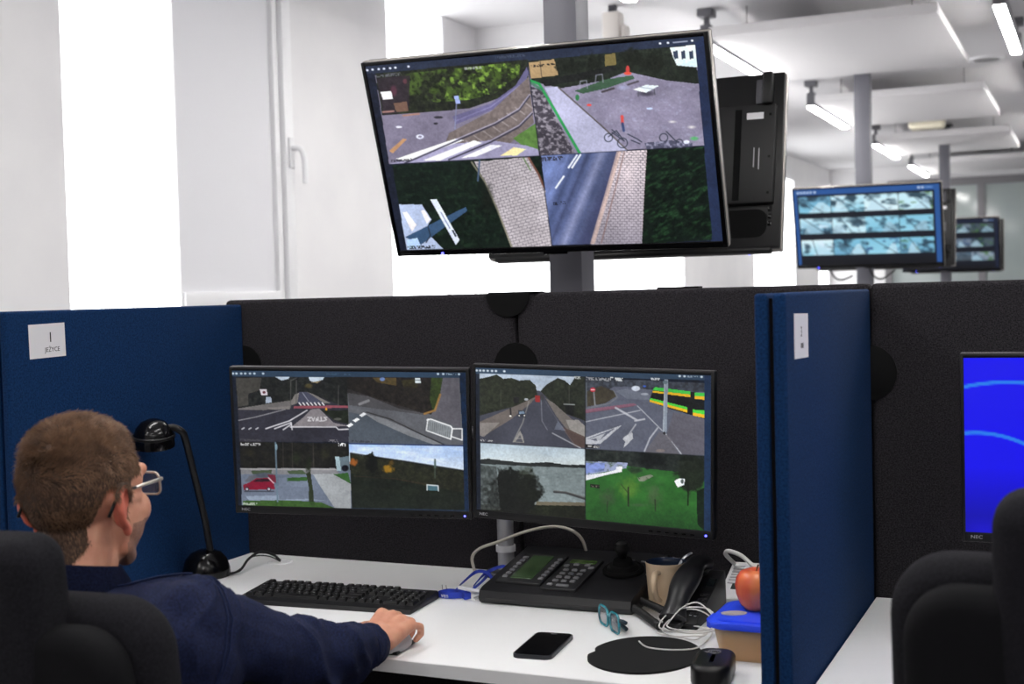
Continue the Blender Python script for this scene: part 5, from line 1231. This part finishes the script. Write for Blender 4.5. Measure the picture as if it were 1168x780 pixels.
for s in (-1, 1):
    aell(bm, H(s*.031, .082, .008), (.013, .011, .011), HR)
    # ear: bowl, helix, lobe
    E_ = lambda y, z, x=.082: H(s*x, y, z)
    aell(bm, H(s*.078, -.024, -.012), (.009, .016, .026), HR); aell(bm, H(s*(.086 if s > 0 else .079), -.029, -.010), (.0045, .018, .029), HR @ Matrix.Rotation(math.radians(s*24), 3, 'Z'))
    hel = [(y_-.007, z_+.012, x_) for y_, z_, x_ in ((-.002, -.006, .079), (.0, .010, .081), (-.008, .022, .086), (-.022, .023, .091), (-.034, .012, .095), (-.036, -.006, .095), (-.028, -.025, .091), (-.014, -.038, .085))]
    for (y1, z1, x1), (y2, z2, x2) in zip(hel, hel[1:]): acap(bm, H(s*x1*(1 if s > 0 else .92), y1, z1-.012), H(s*x2*(1 if s > 0 else .92), y2, z2-.012), .006, .006, 8)
    aell(bm, H(s*.083, -.016, -.044), (.006, .009, .011), HR)
    for (y1, z1), (y2, z2) in zip(((-.021, -.004), (-.027, .012)), ((-.027, .012), (-.031, -.018))): acap(bm, H(s*.080, y1, z1-.01), H(s*.079, y2, z2-.01), .004, .004, 8)
# neck, trunk, limbs (mostly under the clothes)
acap(bm, H(0, -.022, -.03), NB+Vector((0, -.01, 0)), .056, .060)
acap(bm, H(0, .0, -.06), NB+Vector((0, .01, .0)), .048, .056)
acap(bm, NB+Vector((0, 0, -.02)), CH, .052, .10); acap(bm, NB+Vector((.03, 0, -.075)), SHR+Vector((0, 0, -.01)), .032, .042); acap(bm, NB+Vector((-.03, 0, -.075)), SHL+Vector((0, 0, -.01)), .032, .042)
acap(bm, CH+Vector((.05, 0, 0)), PEL+Vector((.04, 0, 0)), .10, .10); acap(bm, CH+Vector((-.05, 0, 0)), PEL+Vector((-.04, 0, 0)), .10, .10)
acap(bm, SHR, ELR, .046, .036); acap(bm, ELR, WRR, .037, .026); acap(bm, SHL, ELL, .046, .036); acap(bm, ELL, WRL, .037, .026)
KR, KL = Vector((-1.24, 1.93, .56)), Vector((-1.54, 1.93, .56))
AR, AL = Vector((-1.24, 2.03, .10)), Vector((-1.55, 2.02, .10))
for s, K, A in ((.09, KR, AR), (-.09, KL, AL)):
    acap(bm, PEL+Vector((s, .02, 0)), K, .078, .055); acap(bm, K, A, .052, .035); acap(bm, A+Vector((0, 0, -.045)), A+Vector((0, .14, -.055)), .03, .022)
def hand(W, fwd, side, up, sgn, curl, spread, thumb_down=.0):
    """palm and five fingers; side points towards the little finger"""
    P = lambda f, s, u_: W+fwd*f+side*s+up*u_
    acap(bm, P(-.02, 0, 0), P(.015, 0, .002), .025, .024)
    for s_, f_ in ((-.026, .082), (-.008, .086), (.012, .082), (.030, .074)): acap(bm, P(.008, s_*.55, .002), P(f_, s_, .008), .0185, .0122)
    for i, (s_, f_, ln) in enumerate(((-.028, .084, .070), (-.008, .090, .076), (.013, .086, .070), (.032, .076, .054))):
        rr = (.0092, .0094, .0090, .0080)[i]; a0 = P(f_, s_, .008); ang = curl[i][0]; d0 = spread[i]
        seg = (.44, .32, .27)
        for k in range(3):
            dirv = (fwd*math.cos(ang)+side*math.sin(d0)*math.cos(ang)-up*math.sin(ang)).normalized()
            b0 = a0+dirv*ln*seg[k]
            acap(bm, a0, b0, rr*(1-.06*k), rr*(1-.06*(k+1)), 12)
            a0 = b0; ang += curl[i][1]
    t0 = P(.014, -.024, -.002); t1 = P(.044, -.044, -.008-thumb_down*.5); t2 = P(.072, -.048, -.014-thumb_down); t3 = P(.092, -.044, -.018-thumb_down)
    acap(bm, t0, t1, .016, .0125); acap(bm, t1, t2, .0118, .0105); acap(bm, t2, t3, .0105, .0085)
fw = Vector((-.12, 1, 0.14)).normalized(); sd = fw.cross(Vector((.28, 0, 1))).normalized(); up = sd.cross(fw)
hand(WRR+fw*.006+Vector((0, 0, .004)), fw*1.08, sd*1.12, up*1.1, 1, ((.42, .30), (.42, .36), (.45, .85), (.35, .95)), (-.04, .04, .34, .62), .006)
fwl = Vector((.55, .8, -.1)).normalized(); sdl = -fwl.cross(Vector((0, 0, 1))).normalized(); upl = (-sdl).cross(fwl)
hand(WRL+fwl*.012, fwl, sdl, upl, -1, ((.3, .4), (.35, .45), (.4, .45), (.4, .45)), (0, 0, 0, 0))
body = fuse('person', bm, .0032, 5, .5)
SKIN = mat('skin', (214, 158, 132), .5, rgb2=(200, 138, 114), vscale=35, bump=.12, bscale=400)
b = SKIN.node_tree.nodes['Principled BSDF']; b.inputs['Subsurface Weight'].default_value = .12; b.inputs['Subsurface Radius'].default_value = (.01, .004, .002)
person = link('person', body, SKIN, None, smooth=True)
tag(person, 'seated person in a dark denim shirt and glasses, seen from behind, right hand on mouse', 'person')

# shirt
bm = bmesh.new()
acap(bm, NB+Vector((0, -.008, -.05)), CH, .070, .135); acap(bm, NB+Vector((.04, -.006, -.05)), SHR+Vector((.0, 0, -.002)), .056, .066); acap(bm, NB+Vector((-.04, -.006, -.05)), SHL, .056, .066)
acap(bm, NB+Vector((0, -.035, -.085)), CH+Vector((0, -.03, 0)), .065, .12)
acap(bm, SHR+Vector((-.03, -.01, -.05)), PEL+Vector((.06, 0, .05)), .105, .115); acap(bm, SHL+Vector((.03, -.01, -.05)), PEL+Vector((-.06, 0, .05)), .105, .115)
acap(bm, CH, PEL+Vector((0, .02, .0)), .14, .13)
acap(bm, SHR, SHR.lerp(ELR, .5), .068, .064); acap(bm, SHR.lerp(ELR, .5), ELR, .064, .058); acap(bm, ELR+Vector((0, .0, -.006)), ELR.lerp(WRR, .5), .060, .050); acap(bm, ELR.lerp(WRR, .5), WRR+(WRR-ELR).normalized()*-.05, .046, .035)
acap(bm, SHL, ELL, .068, .056); acap(bm, ELL, WRL+(WRL-ELL).normalized()*-.03, .057, .042)
me = fuse('shirt', bm, .005, 10, .5)
# cloth folds
n = len(me.vertices); co = np.zeros(n*3); me.vertices.foreach_get('co', co); co = co.reshape(-1, 3)
no = np.zeros(n*3); me.vertices.foreach_get('normal', no) if False else me.vertex_normals.foreach_get('vector', no); no = no.reshape(-1, 3)
def vnoise(P, sc_, seed):
    x = P*sc_; i = np.floor(x).astype(np.int64); f = x-i; f = f*f*(3-2*f); r_ = 0
    def h(a, b_, c): 
        k = (a*374761393+b_*668265263+c*2147483647+seed*1442695041) & 0xFFFFFFFF; k = ((k ^ (k >> 13))*1274126177) & 0xFFFFFFFF
        return ((k ^ (k >> 16)) & 0xFFFF)/65535.
    for dx in (0, 1):
        for dy in (0, 1):
            for dz in (0, 1):
                r_ = r_+h(i[:, 0]+dx, i[:, 1]+dy, i[:, 2]+dz)*(f[:, 0] if dx else 1-f[:, 0])*(f[:, 1] if dy else 1-f[:, 1])*(f[:, 2] if dz else 1-f[:, 2])
    return r_
def along(P, A, B):
    A, B = np.array(A), np.array(B); d = B-A; L = np.linalg.norm(d); d = d/L
    s = (P-A)@d; r_ = np.linalg.norm(P-A-np.outer(s, d), axis=1); return s, r_, L
disp = (vnoise(co, 14, 1)-.5)*.020+(vnoise(co*np.array((1, 1, .6)), 34, 2)-.5)*.006
s1, r1, L1 = along(co, SHR, ELR); s2, r2, L2 = along(co, ELR, WRR)
warp = vnoise(co, 16, 3)*3.2
k1 = np.exp(-((s1-L1)/.09)**2)*(r1 < .11); k2 = np.exp(-((s2-L2*.75)/.09)**2)*(r2 < .09)
ridge = lambda ph: (1-np.abs(np.sin(ph)))**1.6
disp += .021*k1*(ridge((s1*1.0+co[:, 2]*.9)*46+warp)-.35)+.010*k2*(ridge((s2+co[:, 2]*.6)*62+warp*1.3)-.3)
k3 = np.exp(-(s1/.06)**2)*(r1 < .12); disp += .009*k3*(ridge(s1*60+warp)-.3)
co = co+no*disp[:, None]
me.vertices.foreach_set('co', co.ravel()); me.update()
DENIM = mat('dark_denim', (9, 15, 38), .85, rgb2=(26, 35, 70), vscale=300, bump=.5, bscale=900, spec=.25)
shirt = link('shirt', me, DENIM, person, smooth=True)
SEAM = mat('denim_seam', (22, 32, 64), .85, spec=.25)
# cuff, collar, seams
ax = (WRR-ELR).normalized(); q = Vector((0, 0, 1)).rotation_difference(ax).to_matrix().to_4x4(); c0 = WRR-ax*.072
cuff = bobj('cuff', alathe(bmesh.new(), [(.030, .0), (.038, .002), (.0395, .012), (.037, .052), (.035, .058), (.032, .058), (.031, .05), (.030, 0)], 40, Matrix.Translation(c0) @ q), DENIM, shirt, smooth=True, sharp=60)
bm = bmesh.new()
rings = []
K = 40
for k in range(K+1):
    a = math.radians(-235+290*k/K+0)           # open at the throat (+Y)
    a = math.radians(110+320*k/K)
    cx, cy = math.cos(a), math.sin(a)
    base = NB+Vector((0, -.004, 0))
    tl = .012*(-cy)
    rings.append([base+Vector((cx*.074, cy*.076, .0+tl)), base+Vector((cx*.070, cy*.071, .030+tl*1.3)), base+Vector((cx*.073, cy*.074, .034+tl*1.3)), base+Vector((cx*.086, cy*.088, .008+tl*1.1)), base+Vector((cx*.089, cy*.092, -.012+tl))])
V = [[bm.verts.new(p) for p in r_] for r_ in rings]
for a_, b_ in zip(V, V[1:]):
    for k in range(4): bm.faces.new((a_[k], a_[k+1], b_[k+1], b_[k]))
bmesh.ops.solidify(bm, geom=list(bm.faces), thickness=.003)
bobj('collar', bm, DENIM, shirt, smooth=True, sharp=70)

def seam_on(pts, rad=.0016, name='seam', lift=.0015):
    dg = bpy.context.evaluated_depsgraph_get(); out = []
    for p in spline(pts, 8):
        ok, loc, nn, _ = shirt.closest_point_on_mesh(p)
        out.append(loc+nn*lift if ok else p)
    return bobj(name, atube(bmesh.new(), out, rad, 6), SEAM, shirt, smooth=True)
bpy.context.view_layer.update()
ring = []
axs = (ELR-SHR).normalized(); s_ = axs.cross(Vector((0, 0, 1))).normalized(); n_ = s_.cross(axs)
for off in (0, .008):
    seam_on([SHR+axs*(.012+off)+(s_*math.cos(a)+n_*math.sin(a))*.085 for a in [math.radians(d) for d in range(-60, 241, 30)]])
seam_on([NB+Vector((.07, .0, .05)), NB+Vector((.11, .0, .03)), SHR+Vector((0, .01, .09))])
# trousers and shoes
bm = bmesh.new()
acap(bm, PEL+Vector((-.08, 0, 0)), PEL+Vector((.08, 0, 0)), .108, .108)
for s, K_, A in ((.09, KR, AR), (-.09, KL, AL)):
    acap(bm, PEL+Vector((s, .02, 0)), K_, .09, .066); acap(bm, K_, A+Vector((0, 0, .0)), .066, .052)
link('trousers', fuse('trousers', bm, .009, 6, .5), mat('trouser_cloth', (30, 32, 40), .9, bump=.3, bscale=500), person, smooth=True)
for A in (AR, AL):
    bm = bmesh.new(); aell(bm, A+Vector((0, .09, -.062)), (.046, .13, .036)); acap(bm, A+Vector((0, .0, -.01)), A+Vector((0, .01, -.05)), .044, .046)
    link('shoe', fuse('shoe', bm, .006, 6, .5), mat('shoe_leather', (24, 22, 22), .5), person, smooth=True)

# hair: a close cap with many short strands
rng = np.random.default_rng(3)
HAIRC = mat('hair_cap', (74, 54, 42), .9, rgb2=(52, 38, 30), vscale=60)
def hair_line(x, y, z):
    """where hair grows on the head (local coordinates)"""
    ax_ = abs(x)
    if ax_ > .05 and ((y+.026)/.024)**2+((z+.012)/.037)**2 < 1: return False     # around the ears
    if z > .085: return y < .085
    if y > .062: return False
    if z > .03: return y < .062-.25*max(0, ax_-.04)
    if z > -.005: return y < (.040 if ax_ < .05 else .022)
    if ax_ > .076: return False                                     # the ears stay bare
    if z > -.05: return y < -.048-.3*(-z) or (z > -.03 and .0 < y < .012 and ax_ > .05)
    return z > -.105 and y < -.040 and ax_ < .050-.5*(-.05-z)
nv = len(body.vertices); bc = np.zeros(nv*3); body.vertices.foreach_get('co', bc); bc = bc.reshape(-1, 3)
bn = np.zeros(nv*3); body.vertex_normals.foreach_get('vector', bn); bn = bn.reshape(-1, 3)
Rm = np.array(HR); lc = (bc-np.array(HC))@Rm; lnm = bn@Rm
# redder ears, stubble along the jaw
body.materials.append(mat('ear_skin', (208, 112, 92), .5, bump=.1, bscale=400)); body.materials.append(mat('stubble_skin', (168, 122, 102), .6, rgb2=(140, 100, 86), vscale=300, bump=.3, bscale=900))
npol = len(body.polygons); pcn = np.zeros(npol*3); body.polygons.foreach_get('center', pcn); pcn = (pcn.reshape(-1, 3)-np.array(HC))@Rm
mi = np.zeros(npol, np.int32)
near = (np.abs(pcn) < .16).all(1)
mi[near & (pcn[:, 2] < -.045) & (pcn[:, 1] > .012+.3*np.abs(pcn[:, 2]+.08)) & (pcn[:, 2] > -.135)] = 2
mi[near & (np.where(pcn[:, 0] > 0, pcn[:, 0], -pcn[:, 0]*1.06) > .0785) & (pcn[:, 2] < .03) & (pcn[:, 2] > -.07) & (pcn[:, 1] < .005) & (pcn[:, 1] > -.06)] = 1
body.polygons.foreach_set('material_index', mi)
cand = np.where((np.abs(lc) < .14).all(1) & (lc[:, 2] > -.115))[0]
grow = np.zeros(nv, bool)
for i in cand: grow[i] = hair_line(*lc[i])
strands_v = []; strands_f = []; base = 0
segs = 4
for i in np.where(grow)[0]:
    for rep_ in range(2 if lc[i, 2] > -.01 else 1):
        p = lc[i]+rng.normal(0, .0012, 3); nn = lnm[i]
        top = float(np.clip((p[2]-.03)/.06, 0, 1)); low = float(np.clip((-.02-p[2])/.07, 0, 1))
        ln = (.0085+.023*top+.004*rng.random())*(1-.6*low)
        flow = np.array((.25*np.sign(p[0])*(1-top)+.40*top, .55*top-.25*(1-top), -.75*(1-top)+.1*top))
        wv = p-np.array((.012, -.080, .095)); wd = math.exp(-(wv@wv)/.0020)          # a whorl at the crown
        flow = flow*(1-wd*.75)+wd*np.cross(nn, wv/(np.linalg.norm(wv)+1e-6))*.9
        flow += rng.normal(0, .15, 3)+.25*np.sin(p*np.array((90, 70, 80))+np.array((0, 1, 2)))
        flow = flow-nn*(flow@nn); flow /= np.linalg.norm(flow)+1e-6
        lift = (.30+.38*top+.18*rng.random())*(1-.4*low)
        q = p-nn*.0005; sid = np.cross(flow, nn); sid /= np.linalg.norm(sid)+1e-6
        w0 = (.0008+.0003*rng.random())*(1-.4*low)
        for k in range(segs+1):
            f = k/segs; w_ = w0*(1-f*.85)
            for a in (0, 1, 2):
                ang = a*2.094
                strands_v.append(q+(sid*math.cos(ang)+nn*math.sin(ang))*w_)
            q = q+(nn*lift*(1-f*.8)+flow*(1-lift*.5))*ln/segs
        for k in range(segs):
            for a in range(3):
                b1 = base+k*3+a; b2 = base+k*3+(a+1) % 3
                strands_f.append((b1, b2, b2+3, b1+3))
        base += (segs+1)*3
sv = np.array(strands_v)@Rm.T+np.array(HC)
me = bpy.data.meshes.new('hair'); me.from_pydata(sv.tolist(), [], strands_f)
hm = mat('hair_strand', (132, 100, 76), .5, rgb2=(86, 63, 49), vscale=45, spec=.35)
hair = link('hair', me, hm, person, smooth=True)
# close cap of hair under the strands
polys = [tuple(p.vertices) for p in body.polygons if all(grow[v] for v in p.vertices)]
used_v = sorted({v for p in polys for v in p}); idx = {v: k for k, v in enumerate(used_v)}
thick = .0012+.0052*np.clip((lc[used_v, 2]+.02)/.10, 0, 1)
cv = bc[used_v]+bn[used_v]*thick[:, None]
me = bpy.data.meshes.new('hair_cap'); me.from_pydata(cv.tolist(), [], [tuple(idx[v] for v in p) for p in polys])
link('hair_cap', me, HAIRC, hair, smooth=True)

# glasses worn
gl = bpy.data.objects.new('worn_glasses', None); COL.objects.link(gl); gl.parent = person; gl['label'] = 'thin light metal glasses with dark temple tips'
GM = mat('pale_metal', (205, 198, 190), .3, metal=.7)
for s in (-1, 1):
    ol = rrect(.056, .036, .011, 5, s*.035, .0)
    P = [H(x, .114-.10*abs(x)*abs(x)*20, z-.001) for x, z in ol]; P.append(P[0])
    bobj('rim', atube(bmesh.new(), P, .0019, 8, caps=False), GM, gl, smooth=True)
    bm = bmesh.new(); bm.faces.new([bm.verts.new(p) for p in P[:-1]]); bmesh.ops.solidify(bm, geom=list(bm.faces), thickness=.001)
    bobj('lens', bm, LENS, gl)
    bobj('temple', atube(bmesh.new(), [H(s*.063, .104, .008), H(s*.074, .098, .009), H(s*.080, .06, .012), H(s*.082, .010, .014)], .0018, 8, flat=(1, 1.5)), GM, gl, smooth=True)
    bobj('temple_tip', atube(bmesh.new(), [H(s*.0822, .016, .0138), H(s*.0835, -.016, .016), H(s*.084, -.040, .004), H(s*.083, -.056, -.014)], .0026, 8), BLACK, gl, smooth=True)
bobj('bridge', atube(bmesh.new(), [H(-.008, .114, .004), H(0, .118, .007), H(.008, .114, .004)], .0018, 8), GM, gl, smooth=True)

# ---------------------------------------------------------------- mouse under the hand
t = thing('computer_mouse', 'grey computer mouse under the right hand of the person', 'mouse', (-1.232, 2.135, DZ), (0, 0, math.radians(6)))
bm = bmesh.new(); bmesh.ops.create_uvsphere(bm, u_segments=32, v_segments=16, radius=1)
for v in bm.verts:
    z = max(v.co.z, -.15); v.co = Vector((v.co.x*.031*(1-.1*v.co.y), v.co.y*.054, (z+.15)*.024+.003))
bobj('shell', bm, mat('mouse_grey', (176, 176, 180), .35), t, smooth=True, sharp=60)
box('base', -.026, .026, -.046, .046, 0, .006, BLACK, t, .002)
lathe('wheel', [(0, -.003), (.007, -.003), (.008, 0), (.007, .003), (0, .003)], BLACK, t, 18, (0, .03, .022), (0, math.pi/2, 0))
